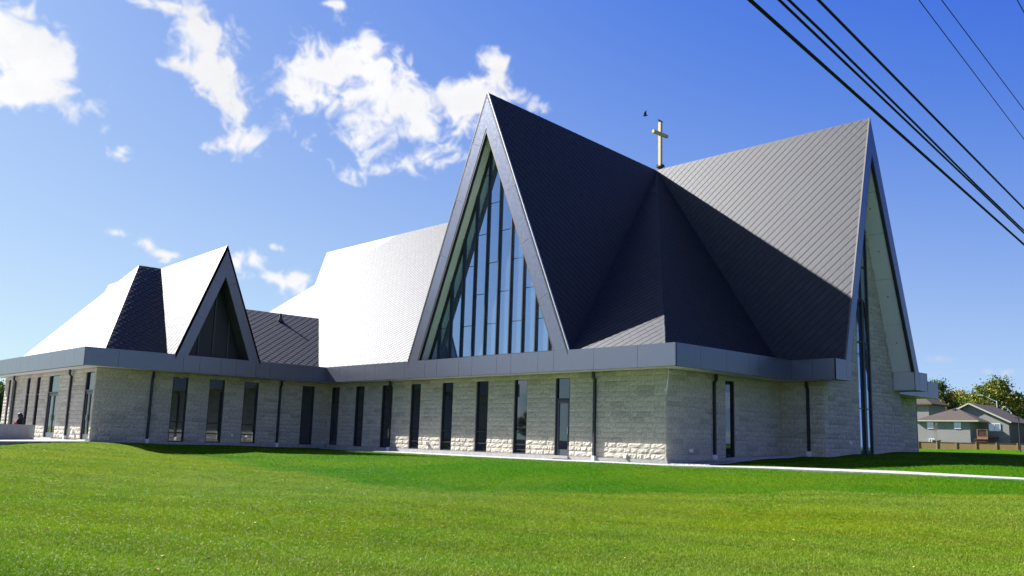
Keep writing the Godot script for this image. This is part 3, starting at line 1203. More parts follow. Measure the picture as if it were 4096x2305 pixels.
	var top1 := Vector3(rX, hy, 6.75)
	var gA := Vector3(-25.66, 10.86, 6.75)
	var gF0 := Vector3(-25.66, 4.575, 9.15)
	var gF1 := Vector3(-25.66, 4.575, 4.26)
	var wz := 12.42
	roof_face([Vector3(wx, ey, wz), top0, Vector3(2 * rX - wx, ey, wz)])                                  # facing the plaza
	roof_face([Vector3(wx, ey, wz), Vector3(wx, ey, 9.12), top1, top0])                                    # left of the small gable
	roof_face([gF0, gA, top1, Vector3(wx, ey, 9.12)])                                                      # small gable, plaza side
	roof_face([gF1, Vector3(wx, ey, 4.28), top1, gA], false)
	roof_face([Vector3(wx, ey, 6.7), Vector3(wx, ey, -0.12), Vector3(lowx, lowy, -4.65), Vector3(lowx, lowy, 6.7)])   # right of the small gable
	roof_face([Vector3(lowx, lowy, 6.7), Vector3(lowx, lowy, -4.65), Vector3(2 * lowx - wx, ey, -0.2), Vector3(2 * lowx - wx, ey, 6.7)], false)
	roof_face([Vector3(2 * rX - wx, ey, wz), top0, top1, Vector3(2 * rX - wx, ey, 3.0)], false)
	roof_face([Vector3(wx - 3.0, ey + 1.7, 5.2), Vector3(rX, ey + 1.7, 2.0), top1], false)
	# the twin of the small gable on the far side of the wing
	var tA := Vector3(-44.3, 10.62, 6.75)
	roof_face([Vector3(-43.0, ey, 9.12), top1, tA, Vector3(-44.3, 4.575, 9.15)])
	roof_face([tA, top1, Vector3(-43.0, ey, 4.3), Vector3(-44.3, 4.575, 4.3)], false)
	var vent := MB.new()
	vent.tube([Vector3(-33.3, 8.0, -0.9), Vector3(-33.3, 8.55, -0.9)], [0.09, 0.09], 10)
	vent.tube([Vector3(-33.3, 8.0, -0.9), Vector3(-33.3, 8.25, -0.9)], [0.24, 0.10], 10)
	part("roof_vent", vent, M.roof_trim, church)
	place_shingles()
	# ridge, hip and valley trims
	fold(ap, c0, fL, fR)
	fold(c0, apR, gRf, mir(gRf))
	fold(c0, hitL, vL, rearL)
	fold(hitL, apL, gLf, mir(gLf))
	fold(hipR, c0, vR, gRv)
	fold(hipL, hitL, vL, rearL)
	fold(Vector3(wx, ey, wz), top0, Vector3(2 * rX - wx, ey, wz), Vector3(wx, ey, 9.12))
	fold(gA, top1, gF0, gF1)
	fold(top0, top1, Vector3(wx, ey, 9.12), Vector3(2 * rX - wx, ey, 9.0))
	fold(Vector3(lowx, lowy, 4.5), Vector3(lowx, lowy, -4.5), Vector3(wx, ey, 0.0), Vector3(2 * lowx - wx, ey, 0.0))
	# verge trims along the gable edges
	cap(fR + Vector3(0.02, 0, -0.03), ap + Vector3(0.02, 0, -0.03), 0.07, Vector3(0.91, 0.41, 0), M.pale_trim, "verge_trim")
	cap(fL + Vector3(-0.02, 0, -0.03), ap + Vector3(-0.02, 0, -0.03), 0.07, Vector3(-0.91, 0.41, 0), M.roof_trim, "verge_trim")
	cap(gRf + Vector3(-0.03, 0, 0.02), apR + Vector3(-0.03, 0, 0.02), 0.07, Vector3(0, 0.29, 0.95), M.roof_trim, "verge_trim")
	cap(gF0 + Vector3(-0.03, 0, 0.02), gA + Vector3(-0.03, 0, 0.02), 0.07, Vector3(0, 0.36, 0.93), M.roof_trim, "verge_trim")
	front_gable(ap, fL, fR)
	right_gable(apR)
	small_gable(gA, gF0, gF1)
	# --- downpipes
	for q in [[-20.2, -0.22], [-5.05, -0.2]]: downpipe(Vector3(q[0], 0, -1.05), Z, q[1])
	for q in [[9.8, -0.14], [2.28, -0.2]]: downpipe(Vector3(-26.86, 0, q[0]), X, q[1])
	for q in [-30.5, -41.2]: downpipe(Vector3(q, 0, 12.64), Z, -0.1)
	downpipe(Vector3(-1.25, 0, -4.27), X, 0.0)
	downpipe(Vector3(0.2, 0, -9.75), Z, 0.25)
	downpipe(Vector3(-1.25, 0, -18.3), X, 0.6)
	# --- small fittings on the walls
	for q in [[Vector3(-16.85, 0.34, -1.0), Z], [Vector3(-3.3, 0.1, -1.0), Z], [Vector3(-1.2, 0.40, -2.6), X], [Vector3(-26.8, 0.42, 5.1), X], [Vector3(-29.3, 0.35, 12.7), Z], [Vector3(0.99, 0.95, -12.0), X]]:
		var k := MB.new()
		var s: Vector3 = q[1].cross(Vector3.UP) * 0.055
		var c: Vector3 = q[0]
		k.slab([c + s - Vector3.UP * 0.07 + q[1] * 0.10, c - s - Vector3.UP * 0.07 + q[1] * 0.10, c - s + Vector3.UP * 0.07 + q[1] * 0.07, c + s + Vector3.UP * 0.07 + q[1] * 0.07], -q[1] * 0.12)
		part("outlet_cover", k, M.white_plastic, church)
	var cord := MB.new()
	cord.tube([Vector3(-0.62, 3.68, -0.35), Vector3(-0.66, 3.3, -0.38), Vector3(-0.74, 2.95, -0.42), Vector3(-0.82, 2.72, -0.46)], [0.008, 0.012, 0.022, 0.02], 6)
	cord.tube([Vector3(-0.90, 2.78, -0.48), Vector3(-0.82, 2.71, -0.46), Vector3(-0.80, 2.60, -0.46)], [0.025, 0.02, 0.01], 6)
	part("loose_cord", cord, M.white_plastic, church)
	# --- cross on the crossing
	var base := Vector3(-11.35, 17.3, -13.7)
	var cr := MB.new()
	cr.box(base + Vector3(-0.09, 0, -0.09), base + Vector3(0.09, 2.78, 0.09))
	var cross := part("cross", cr, M.gilded_paint, church)
	var arm := MB.new()
	arm.box(base + Vector3(-0.082, 1.96, -0.70), base + Vector3(0.082, 2.14, -0.092))
	arm.box(base + Vector3(-0.082, 1.96, 0.092), base + Vector3(0.082, 2.14, 0.70))
	part("crossbar", arm, M.gilded_paint, cross)
	var ft := MB.new()
	ft.box(base + Vector3(-0.2, -0.07, -0.2), base + Vector3(0.2, -0.005, 0.2))
	ft.box(base + Vector3(-0.12, -0.6, -0.12), base + Vector3(0.12, -0.07, 0.12))
	for k in [-0.16, 0.16]:
		ft.box(base + Vector3(k - 0.03, -0.005, -0.17), base + Vector3(k + 0.03, 0.09, 0.17))
	ft.box(base + Vector3(0.2, -0.22, -0.5), base + Vector3(0.28, -0.1, -0.3))
	part("cross_foot", ft, M.dark_frame, cross)


func roofline(iL: Vector3, iA: Vector3, iR: Vector3, x: float) -> float:
	return lerpf(iL.y, iA.y, (x - iL.x) / (iA.x - iL.x)) if x < iA.x else lerpf(iA.y, iR.y, (x - iA.x) / (iR.x - iA.x))

func front_gable(ap: Vector3, fL: Vector3, fR: Vector3) -> void:
	var Z := Vector3(0, 0, 1)
	var iL := Vector3(-16.65, 4.575, 0.0)
	var iR := Vector3(-6.60, 4.575, 0.0)
	var iA := Vector3(-11.78, 16.19, 0.0)
	rake(fL, ap, iL, iA, Z, [0.2, 0.405, 0.61, 0.815], 0.06)
	rake(fR, ap, iR, iA, Z, [0.2, 0.405, 0.61, 0.815], 0.06)
	# dark reveal, then the pale inner soffit back to the glass
	var zg := -0.75
	for q in [[iL, iA], [iA, iR]]:
		var p: Vector3 = q[0]
		var e: Vector3 = q[1]
		var inward := Vector3(-(e.y - p.y), e.x - p.x, 0).normalized()
		if inward.y > 0: inward = -inward
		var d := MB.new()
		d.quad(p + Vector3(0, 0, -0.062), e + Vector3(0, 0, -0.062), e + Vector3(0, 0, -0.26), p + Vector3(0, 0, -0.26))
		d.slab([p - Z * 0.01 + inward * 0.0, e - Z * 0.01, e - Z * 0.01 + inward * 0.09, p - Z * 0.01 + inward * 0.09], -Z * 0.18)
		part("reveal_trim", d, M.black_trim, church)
		var s := MB.new()
		s.slab([p + Z * -0.19, e + Z * -0.19, e + Z * (zg - 0.3), p + Z * (zg - 0.3)], -inward * 0.05)
		part("soffit", s, M.reveal_panel, church)
	# glazing in the recess
	var node := MB.new()
	node.slab([Vector3(-16.7, 4.45, zg + 0.12), Vector3(-6.55, 4.45, zg + 0.12), Vector3(-6.55, 4.69, zg + 0.12), Vector3(-16.7, 4.69, zg + 0.12)], Vector3(0, 0, -0.2))
	node.bar(Vector3(iL.x, iL.y, zg) + Vector3(0.05, 0, 0), Vector3(iA.x, iA.y - 0.1, zg), 0.10, 0.14, Z)
	node.bar(Vector3(iR.x, iR.y, zg) - Vector3(0.05, 0, 0), Vector3(iA.x, iA.y - 0.1, zg), 0.10, 0.14, Z)
	var win := part("gable_window", node, M.dark_frame, church)
	var xs := []
	for k in 12:
		xs.append(-11.725 + (k - 5.5) * 0.906)
	for x in xs:
		if x < -16.4 or x > -6.8: continue
		var m := MB.new()
		m.box(Vector3(x - 0.03, 4.69, zg - 0.06), Vector3(x + 0.03, roofline(iL, iA, iR, x) - 0.1, zg + 0.11))
		part("mullion", m, M.dark_frame, win)
	for k in 11:
		var x0: float = maxf(xs[k], -16.6) + 0.03
		var x1: float = minf(xs[k + 1], -6.65) - 0.03
		if x1 - x0 < 0.05: continue
		var ys := [4.69]
		var first := 6.25 if k % 2 == 1 else 7.80
		var lim: float = maxf(roofline(iL, iA, iR, x0), roofline(iL, iA, iR, x1))
		while first < lim - 0.4:
			ys.append(first)
			first += 3.08
		ys.append(99.0)
		for i in ys.size() - 1:
			var y0: float = ys[i]
			var shape := PackedVector2Array([Vector2(x0, y0), Vector2(x1, y0), Vector2(x1, minf(ys[i + 1], 30.0)), Vector2(x0, minf(ys[i + 1], 30.0))])
			var under := PackedVector2Array([Vector2(iL.x, iL.y), Vector2(iR.x, iR.y), Vector2(iA.x, iA.y)])
			for piece in Geometry2D.intersect_polygons(shape, under):
				if Geometry2D.is_polygon_clockwise(piece): piece.reverse()
				var p := []
				for w in piece: p.append(Vector3(w.x, w.y, zg))
				var g := MB.new()
				g.poly(p)
				part("pane", g, M.coated_glass, win)
			if i > 0:
				var r := MB.new()
				r.box(Vector3(x0, y0 - 0.016, zg - 0.04), Vector3(x1, y0 + 0.016, zg + 0.012))
				part("rail", r, M.dark_frame, win)


func right_gable(apR: Vector3) -> void:
	var X := Vector3.RIGHT
	var oN := Vector3(2.1, 4.575, -9.69)
	var oF := Vector3(2.1, 4.575, -17.31)
	var iN := Vector3(2.1, 4.575, -10.16)
	var iF := Vector3(2.1, 4.575, -16.83)
	var iA := Vector3(1.97, 15.08, -13.32)
	rake(oN, apR, iN, iA, X, [0.22, 0.43, 0.64, 0.83], 0.06)
	rake(oF, apR, iF, iA, X, [0.22, 0.43, 0.64, 0.83], 0.06)
	for q in [[iN, iA, 0], [iF, iA, 1]]:
		var p: Vector3 = q[0]
		var e: Vector3 = q[1]
		var inward := Vector3(0, -0.3, -0.95 if q[2] == 0 else 0.95).normalized()
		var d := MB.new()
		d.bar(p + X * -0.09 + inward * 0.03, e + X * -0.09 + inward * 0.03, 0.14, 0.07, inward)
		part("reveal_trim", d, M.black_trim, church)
		var cuts := [0.0, 0.22, 0.43, 0.64, 0.83, 1.0]
		for i in 5:
			var a := p.lerp(e, cuts[i] + 0.0006)
			var f := p.lerp(e, cuts[i + 1] - 0.0006)
			var s := MB.new()
			s.slab([a + X * -0.17, f + X * -0.17, f + X * -1.2, a + X * -1.2], -inward * 0.05)
			var node := part("soffit", s, M.reveal_panel, church)
			if q[2] == 1:
				var k := MB.new()
				var c := a.lerp(f, 0.62) + X * -0.6 + inward * 0.02
				k.tube([c, c + inward * 0.03], [0.03, 0.03], 8)
				part("soffit_light", k, M.dark_frame, node)
	# slot window from the ground up, with a pointed arch worked in its bars
	var wz0 := -13.13
	var wz1 := -14.50
	var x := 0.86
	var fr := MB.new()
	fr.box(Vector3(x - 0.10, -0.1, wz0 - 0.07), Vector3(x + 0.06, 14.6, wz0))
	fr.box(Vector3(x - 0.10, -0.1, wz1), Vector3(x + 0.06, 14.6, wz1 + 0.07))
	var win := part("slot_window", fr, M.dark_frame, church)
	var mid := (wz0 + wz1) * 0.5
	var m := MB.new()
	m.box(Vector3(x - 0.08, -0.1, mid - 0.10), Vector3(x + 0.10, 7.9, mid + 0.10))
	part("mullion", m, M.dark_frame, win)
	m = MB.new()
	m.box(Vector3(x - 0.06, 7.95, mid - 0.03), Vector3(x + 0.06, 14.6, mid + 0.03))
	part("mullion", m, M.dark_frame, win)
	for y in [2.6, 5.80, 9.6, 11.6]:
		var r := MB.new()
		var t := 0.04 if y > 5.0 and y < 6.0 else 0.02
		r.box(Vector3(x - 0.06, y - t, wz1 + 0.07), Vector3(x + 0.08, y + t, wz0 - 0.07))
		part("rail", r, M.dark_frame, win)
	for s in [1.0, -1.0]:
		var pts := []
		var rad := []
		for k in 9:
			var t := k / 8.0
			pts.append(Vector3(x + 0.03, lerpf(5.8, 7.95, sin(t * PI * 0.5)), mid + s * 0.64 * (1.0 - t * t)))
			rad.append(0.06)
		var a := MB.new()
		a.tube(pts, rad, 6)
		part("arch_bar", a, M.dark_frame, win)
	for q in [[wz0 - 0.07, mid], [mid, wz1 + 0.07]]:
		var g := MB.new()
		g.quad(Vector3(x, 0.0, q[0]), Vector3(x, 0.0, q[1]), Vector3(x, 14.5, q[1]), Vector3(x, 14.5, q[0]))
		part("pane", g, M.coated_glass, win)


func small_gable(gA: Vector3, gF0: Vector3, gF1: Vector3) -> void:
	var X := Vector3.RIGHT
	var i0 := Vector3(gA.x, 4.575, 8.46)
	var i1 := Vector3(gA.x, 4.575, 4.95)
	var iA := Vector3(gA.x, 9.10, 6.72)
	rake(gF0, gA, i0, iA, X, [0.36, 0.68], 0.06)
	rake(gF1, gA, i1, iA, X, [0.36, 0.68], 0.06)
	for q in [[i0, -1.0], [i1, 1.0]]:
		var inward := Vector3(0, -0.36, 0.93 * q[1]).normalized()
		var s := MB.new()
		s.slab([q[0] + X * -0.07, iA + X * -0.07, iA + X * -1.0, q[0] + X * -1.0], -inward * 0.05)
		part("soffit", s, M.roof_trim, church)
	var b := MB.new()
	b.box(Vector3(gA.x - 1.05, 4.4, 4.9), Vector3(gA.x - 0.95, 4.70, 8.5))
	b.bar(i0 + X * -0.98, iA + X * -0.98, 0.1, 0.1, X)
	b.bar(i1 + X * -0.98, iA + X * -0.98, 0.1, 0.1, X)
	var win := part("gable_window", b, M.dark_frame, church)
	for z in [7.55, 6.72, 5.85]:
		var m := MB.new()
		var top := 9.05 - absf(z - 6.72) * 2.58
		m.box(Vector3(gA.x - 1.04, 4.7, z - 0.03), Vector3(gA.x - 0.93, top, z + 0.03))
		part("mullion", m, M.door_frame, win)
	var edges := [8.42, 7.58, 7.52, 6.75, 6.69, 5.88, 5.82, 4.99]
	for k in range(0, 8, 2):
		var p := []
		var h0: float = 9.05 - absf(edges[k] - 6.72) * 2.58
		var h1: float = 9.05 - absf(edges[k + 1] - 6.72) * 2.58
		p = [Vector3(gA.x - 1.0, 4.65, edges[k]), Vector3(gA.x - 1.0, 4.65, edges[k + 1]), Vector3(gA.x - 1.0, maxf(h1, 4.66), edges[k + 1]), Vector3(gA.x - 1.0, maxf(h0, 4.66), edges[k])]
		var g := MB.new()
		g.poly(p)
		part("louver_panel", g, M.dark_frame, win)


# ---------------------------------------------------------------- paths, plaza, gravel
func make_paving() -> void:
	var near := []
	var far := []
	for x in [-24.5, -20, -15, -10, -5, 0, 4, 8, 12, 16, 22, 30, 40]:
		near.append([x, 0.75 if x < 0.5 else 0.75 - (x - 0.5) * 0.10])
		far.append([x, -0.955 if x < -1.0 else -0.35 - (x - 0.5) * 0.10])
	lay_strip("path", near, far, 0.035, 0.14, M.paving_concrete)
	var b := MB.new()
	var ring := [[-26.76, 12.63], [-25.6, 13.1], [-23.4, 15.6], [-21.3, 18.0], [-19.2, 21.0], [-18.6, 26.0], [-19.5, 34.0], [-60.0, 34.0], [-60.0, 12.62], [-44.0, 12.62]]
	var pts := []
	for q in ring: pts.append(Vector3(q[0], -0.055, q[1]))
	pts.reverse()
	b.slab(pts, Vector3(0, -0.25, 0))
	structure("plaza", b, M.paving_concrete)
	# gravel bed along the right flank
	b = MB.new()
	var g := [[-1.15, -0.98], [0.35, -0.55], [0.75, -2.5], [0.55, -5.0], [0.4, -7.5], [0.3, -9.4], [-1.15, -9.4]]
	var top := []
	for q in g: top.append(Vector3(q[0], height(q[0], q[1]) + 0.02, q[1]))
	for i in range(1, top.size() - 1):
		b.tri(top[0], top[i], top[i + 1])
	structure("gravel_bed", b, M.gravel_bed)
	var st := MB.new()
	for k in 8:
		var a := TAU * k / 8
		var e := TAU * (k + 1) / 8
		st.tri(Vector3(cos(a), 0, sin(a)), Vector3(0, 0.7, 0), Vector3(cos(e), 0, sin(e)))
	var buf := PackedFloat32Array()
	var cnt := 0
	for k in 5200:
		var z := rng.randf_range(-9.4, -0.7)
		var x := rng.randf_range(-1.12, 0.62)
		if x > 0.72 - absf(z + 2.5) * 0.05: continue
		var s := rng.randf_range(0.018, 0.045)
		var t := rng.randf() * TAU
		var sh := rng.randf_range(0.14, 0.5)
		buf.append_array(PackedFloat32Array([cos(t) * s, 0, sin(t) * s * 1.3, x, 0, s, 0, height_fast(x, z) + 0.022, -sin(t) * s, 0, cos(t) * s * 1.3, z, sh, sh * 0.98, sh * 0.94, 1]))
		cnt += 1
	var mm := MultiMesh.new()
	mm.transform_format = MultiMesh.TRANSFORM_3D
	mm.use_colors = true
	mm.mesh = st.build()
	mm.instance_count = cnt
	mm.buffer = buf
	var o := MultiMeshInstance3D.new()
	o.name = "gravel"
	o.multimesh = mm
	o.material_override = M.pebble
	add_child(o)
	o.set_meta("kind", "stuff")
	o.set_meta("label", "grey gravel strip along the shaded church wall")
	o.set_meta("category", "gravel")


# ---------------------------------------------------------------- trees
func tree(called: String, label: String, at: Vector3, tall: float, wide: float, tones: Array, seed_: int, group: String, leaves := 14000, bare := 0.22) -> Node3D:
	var r := RandomNumberGenerator.new()
	r.seed = seed_
	var o := thing(called, label, "tree", at, 0.0, group)
	var t := MB.new()
	var lean := Vector3(r.randf_range(-0.3, 0.3), 0, r.randf_range(-0.3, 0.3))
	var trunk_top := tall * 0.72
	var tr := tall * 0.022 + 0.05
	t.tube([Vector3(0, -0.3, 0), Vector3(0, 0.4, 0), Vector3(0, tall * 0.3, 0) + lean * 0.4, Vector3(0, trunk_top, 0) + lean], [tr * 1.5, tr, tr * 0.75, tr * 0.2], 7)
	var centres := []
	var sizes := []
	for k in 46:
		var a := r.randf() * TAU
		var y := r.randf_range(bare + 0.06, 0.97)
		var prof := sin(PI * pow(clampf((y - bare) / (1.0 - bare), 0.0, 1.0), 0.75)) 
		var rad: float = wide * 0.5 * prof * (0.35 + 0.65 * sqrt(r.randf())) * r.randf_range(0.75, 1.12)
		var c := Vector3(cos(a) * rad, y * tall, sin(a) * rad)
		centres.append(c)
		sizes.append(wide * r.randf_range(0.08, 0.16))
		if k < 16:
			var s := Vector3(0, lerpf(0.25, 0.66, r.randf()) * tall, 0) + lean * 0.5
			s.y = minf(s.y, c.y * 0.85)
			t.tube([s, s.lerp(c, 0.5) + Vector3(0, tall * 0.02, 0), c], [tr * 0.4, tr * 0.22, tr * 0.06], 5)
	part("trunk", t, M.bark, o)
	var b := MB.new()
	var leaf := wide * 0.0135 + 0.05
	for k in leaves:
		var q: int = r.randi() % centres.size()
		var d: Vector3 = Vector3(r.randfn(), r.randfn() * 0.75, r.randfn()) * sizes[q] * 0.62
		var p: Vector3 = centres[q] + d
		var tone: Color = tones[(q * 7 + (1 if r.randf() < 0.25 else 0)) % tones.size()]
		var sh := r.randf_range(0.7, 1.3)
		b.col = Color(tone.r * sh, tone.g * sh, tone.b * sh)
		var n := Vector3(r.randfn(), r.randfn() + 0.5, r.randfn()).normalized()
		var s := n.cross(Vector3(r.randfn(), r.randfn(), r.randfn())).normalized() * leaf * r.randf_range(0.6, 1.3)
		var u := s.cross(n) * 0.7
		b.quad(p - s, p - u, p + s, p + u)
	part("crown", b, M.leaf, o)
	return o

func px_at(u: float, v: float, depth: float) -> Vector3:    # where a sight line of the survey meets a distance
	var bs := Basis.from_euler(Vector3(deg_to_rad(9.633), deg_to_rad(47.196), deg_to_rad(1.703)))
	return EYE + bs * Vector3((u - 2048.0) / 3577.36, -(v - 1152.5) / 3577.36, -1.0) * depth

func make_background() -> void:
	var G := "trees beyond the houses"
	var green := [Color(0.093, 0.136, 0.019), Color(0.145, 0.162, 0.021), Color(0.060, 0.093, 0.020), Color(0.204, 0.178, 0.023)]
	var dark := [Color(0.043, 0.076, 0.025), Color(0.064, 0.102, 0.029), Color(0.102, 0.119, 0.025)]
	var gold := [Color(0.264, 0.187, 0.025), Color(0.187, 0.162, 0.025), Color(0.128, 0.102, 0.029), Color(0.306, 0.204, 0.025)]
	var rust := [Color(0.238, 0.119, 0.029), Color(0.187, 0.119, 0.029), Color(0.119, 0.102, 0.025), Color(0.255, 0.153, 0.029)]
	# right of the church
	var rows := [
		["deciduous_tree", "tall dark green tree rising behind the church's far eaves", 3762, 185.0, 13.6, 9.0, dark, 1],
		["deciduous_tree", "rust brown autumn tree between the church and grey house", 3745, 172.0, 8.9, 8.0, rust, 2],
		["deciduous_tree", "olive and gold tree behind the brown hipped roof", 3848, 200.0, 12.6, 11.0, gold, 3],
		["deciduous_tree", "broad leafy green tree towering over the grey house", 3985, 190.0, 15.2, 13.5, green, 4],
		["deciduous_tree", "dense green tree behind the tall gable of the grey house", 3905, 196.0, 11.4, 9.5, green, 6],
		["shrub", "low golden bush beside the brick house roof", 4022, 165.0, 5.4, 6.0, gold, 5],
		["deciduous_tree", "gold tinged tree rising behind the brick house", 4118, 205.0, 12.2, 9.0, gold, 7],
		["deciduous_tree", "bushy green tree behind the pale two-storey house", 3700, 205.0, 9.6, 11.0, green, 8],
	]
	var made := []
	for q in rows:
		var p := px_at(q[2], 1770.0, q[3])
		p.y = 1.4
		made.append(tree(q[0], q[1], p, q[4], q[5], q[6], q[7], G))
	# far left, past the end of the cross wing
	for q in [[-30.0, 170.0, 8.0, 12.0, green, 11], [-90.0, 160.0, 7.0, 10.0, dark, 12]]:
		var p := px_at(q[0], 1700.0, q[1])
		p.y = 0.0
		tree("deciduous_tree", "distant bushy tree past the far end of the cross wing", p, q[2], q[3], q[4], q[5], "trees past the cross wing")
	# woods across the street that the windows mirror
	var L := "street tree across from the church, mirrored in its windows"
	var spots := [[-230, 170, 12], [-204, 192, 11], [-258, 148, 13], [-180, 214, 12], [-160, 236, 12], [-280, 122, 12], [-130, 252, 13], [-300, 170, 14], [-240, 222, 15]]
	for i in spots.size():
		var src: Node3D = made[[3, 0, 4, 3, 4, 0, 2, 3, 4][i]]
		var c := copy_of(src, Vector3(spots[i][0], -0.5, spots[i][1]), i * 1.3, spots[i][2] / 14.0, L, "trees across the street")
	var R := "tree beyond the open lawn to the right of the church, mirrored in its slot window"
	spots = [[58, -70, 13], [66, -88, 12], [74, -60, 14], [50, -96, 12], [84, -104, 14], [62, -112, 13]]
	for i in spots.size():
		copy_of(made[[3, 4, 0, 2, 3, 4][i]], Vector3(spots[i][0], 0.6, spots[i][1]), i * 2.1, spots[i][2] / 14.0, R, "trees to the right of the church")
	make_houses()


# ---------------------------------------------------------------- houses
var hx := Vector3(1, 0, 0)      # along the fronts, to the right
var hz := Vector3(0, 0, 1)       # towards the street

func hp(o: Vector3, x: float, y: float, z: float) -> Vector3:
	return o + hx * x + Vector3.UP * y + hz * z

func hbox(b: MB, o: Vector3, x0: float, x1: float, y0: float, y1: float, z0: float, z1: float) -> void:
	b.hexa([hp(o, x0, y0, z1), hp(o, x1, y0, z1), hp(o, x1, y0, z0), hp(o, x0, y0, z0), hp(o, x0, y1, z1), hp(o, x1, y1, z1), hp(o, x1, y1, z0), hp(o, x0, y1, z0)])

func house_window(parent: Node, o: Vector3, x: float, y: float, w: float, h: float, z: float) -> void:
	var f := MB.new()
	hbox(f, o, x, x + w, y, y + 0.08, z, z + 0.07)
	hbox(f, o, x, x + w, y + h - 0.08, y + h, z, z + 0.07)
	hbox(f, o, x, x + 0.08, y + 0.08, y + h - 0.08, z, z + 0.07)
	hbox(f, o, x + w - 0.08, x + w, y + 0.08, y + h - 0.08, z, z + 0.07)
	hbox(f, o, x + w * 0.5 - 0.04, x + w * 0.5 + 0.04, y + 0.08, y + h - 0.08, z, z + 0.06)
	var n := part("window", f, M.white_paint, parent)
	for k in 2:
		var g := MB.new()
		var a := x + 0.08 if k == 0 else x + w * 0.5 + 0.04
		hbox(g, o, a, a + w * 0.5 - 0.12, y + 0.08, y + h - 0.08, z, z + 0.03)
		part("pane", g, M.house_glass, n)

func make_houses() -> void:
	# grey house: origin at the foot of its front's left corner
	var o := px_at(3674, 1790, 132.0)
	o.y = 0.9
	var h := thing("house", "grey sided house with brown hipped roof behind the wooden fence", "house")
	var k := 1.0
	var b := MB.new()
	hbox(b, o, 0, 7.4, 0, 4.35, -6.0, 0)
	part("wall", b, M.grey_siding, h)
	b = MB.new()
	# hipped roof
	var e := 4.35
	var apx := hp(o, 4.5, e + 1.95, -3.2)
	var c := [hp(o, -0.35, e, 0.4), hp(o, 8.7, e, 0.4), hp(o, 8.7, e, -6.4), hp(o, -0.35, e, -6.4)]
	for i in 4: b.tri(c[i], c[(i + 1) % 4], apx)
	var r := part("roof", b, M.brown_asphalt_shingle, h)
	b = MB.new()
	hbox(b, o, -0.35, 8.7, e - 0.16, e - 0.004, -6.4, 0.4)
	part("eaves_trim", b, M.beige_trim, h)
	b = MB.new()
	hbox(b, o, 4.25, 4.6, e + 1.5, e + 1.8, -2.6, -2.3)
	part("roof_vent", b, M.grey_asphalt_shingle, r)
	# taller wing with the gable towards the street, set back
	b = MB.new()
	var gz := -3.4
	b.slab([hp(o, 1.2, 0, gz), hp(o, 11.4, 0, gz), hp(o, 11.4, 4.35, gz), hp(o, 6.3, 6.8, gz), hp(o, 1.2, 4.35, gz)], -hz * 0.3)
	part("gable_wall", b, M.grey_siding, h)
	b = MB.new()
	b.slab([hp(o, 11.4, 0, gz - 0.3), hp(o, 11.4, 0, gz - 9.5), hp(o, 11.4, 4.3, gz - 9.5), hp(o, 11.4, 4.3, gz - 0.3)], -hx * 0.3)
	part("side_wall", b, M.tan_siding, h)
	b = MB.new()
	var g0 := hp(o, 6.3, 6.98, gz + 0.4)
	var g1 := hp(o, 6.3, 6.98, gz - 9.7)
	b.slab([hp(o, 11.85, 4.26, gz + 0.4), hp(o, 11.85, 4.26, gz - 9.7), g1, g0], Vector3(0, -0.12, 0))
	b.slab([g0, g1, hp(o, 0.75, 4.26, gz - 9.7), hp(o, 0.75, 4.26, gz + 0.4)], Vector3(0, -0.12, 0))
	part("gable_roof", b, M.brown_asphalt_shingle, h)
	b = MB.new()
	b.bar(hp(o, 11.88, 4.18, gz + 0.45), g0 + hz * 0.05 - Vector3(0, 0.07, 0), 0.08, 0.2, Vector3.UP)
	b.bar(g0 + hz * 0.05 - Vector3(0, 0.07, 0), hp(o, 0.72, 4.18, gz + 0.45), 0.08, 0.2, Vector3.UP)
	part("verge_board", b, M.beige_trim, h)
	house_window(h, o, 1.45, 3.15, 0.9, 0.95, 0.0)
	house_window(h, o, 5.25, 3.15, 0.95, 0.95, 0.0)
	house_window(h, o, 1.6, 1.15, 0.8, 0.55, 0.0)
	house_window(h, o, 8.7, 2.95, 1.6, 1.1, gz)
	# wooden deck with stairs at the patio door
	var d := thing("wooden_deck", "raised wooden deck with railing and stairs against the grey house", "deck")
	b = MB.new()
	hbox(b, o, 8.55, 10.0, 2.0, 2.15, gz, 0.8)
	part("platform", b, M.deck_wood, d)
	for x in [8.6, 9.9]:
		b = MB.new()
		hbox(b, o, x - 0.06, x + 0.06, 0, 3.15, 0.66, 0.78)
		part("post", b, M.fence_wood, d)
	b = MB.new()
	for i in 9: hbox(b, o, 8.7 + i * 0.14, 8.75 + i * 0.14, 2.2, 3.0, 0.7, 0.74)
	hbox(b, o, 8.6, 9.95, 3.0, 3.08, 0.66, 0.8)
	part("railing", b, M.deck_wood, d)
	b = MB.new()
	b.slab([hp(o, 8.3, 0.2, 1.3), hp(o, 10.0, 0.2, 1.3), hp(o, 10.0, 2.0, 0.85), hp(o, 8.6, 2.0, 0.85)], -hz * 0.1)
	for i in 6: hbox(b, o, 8.2, 9.9, 0.2 + i * 0.3, 0.26 + i * 0.3, 1.25 - i * 0.08, 1.6 - i * 0.08)
	part("stairs", b, M.deck_wood, d)
	# air conditioner
	var ac := thing("air_conditioner", "dark air conditioner unit beside the basement window of the grey house", "air conditioner")
	b = MB.new()
	hbox(b, o, 2.55, 3.45, 0.2, 1.45, 0.5, 1.2)
	part("casing", b, M.dark_frame, ac)
	b = MB.new()
	hbox(b, o, 2.5, 3.5, 1.452, 1.52, 0.45, 1.25)
	part("lid", b, M.galvanised, ac)
	# pale house behind
	var q := px_at(3640, 1790, 150.0)
	q.y = 1.0
	h = thing("house", "pale pinkish two-storey house half hidden behind the church", "house")
	b = MB.new()
	hbox(b, q, -4.0, 3.4, 0, 7.6, -7.0, 0)
	part("wall", b, M.pink_siding, h)
	b = MB.new()
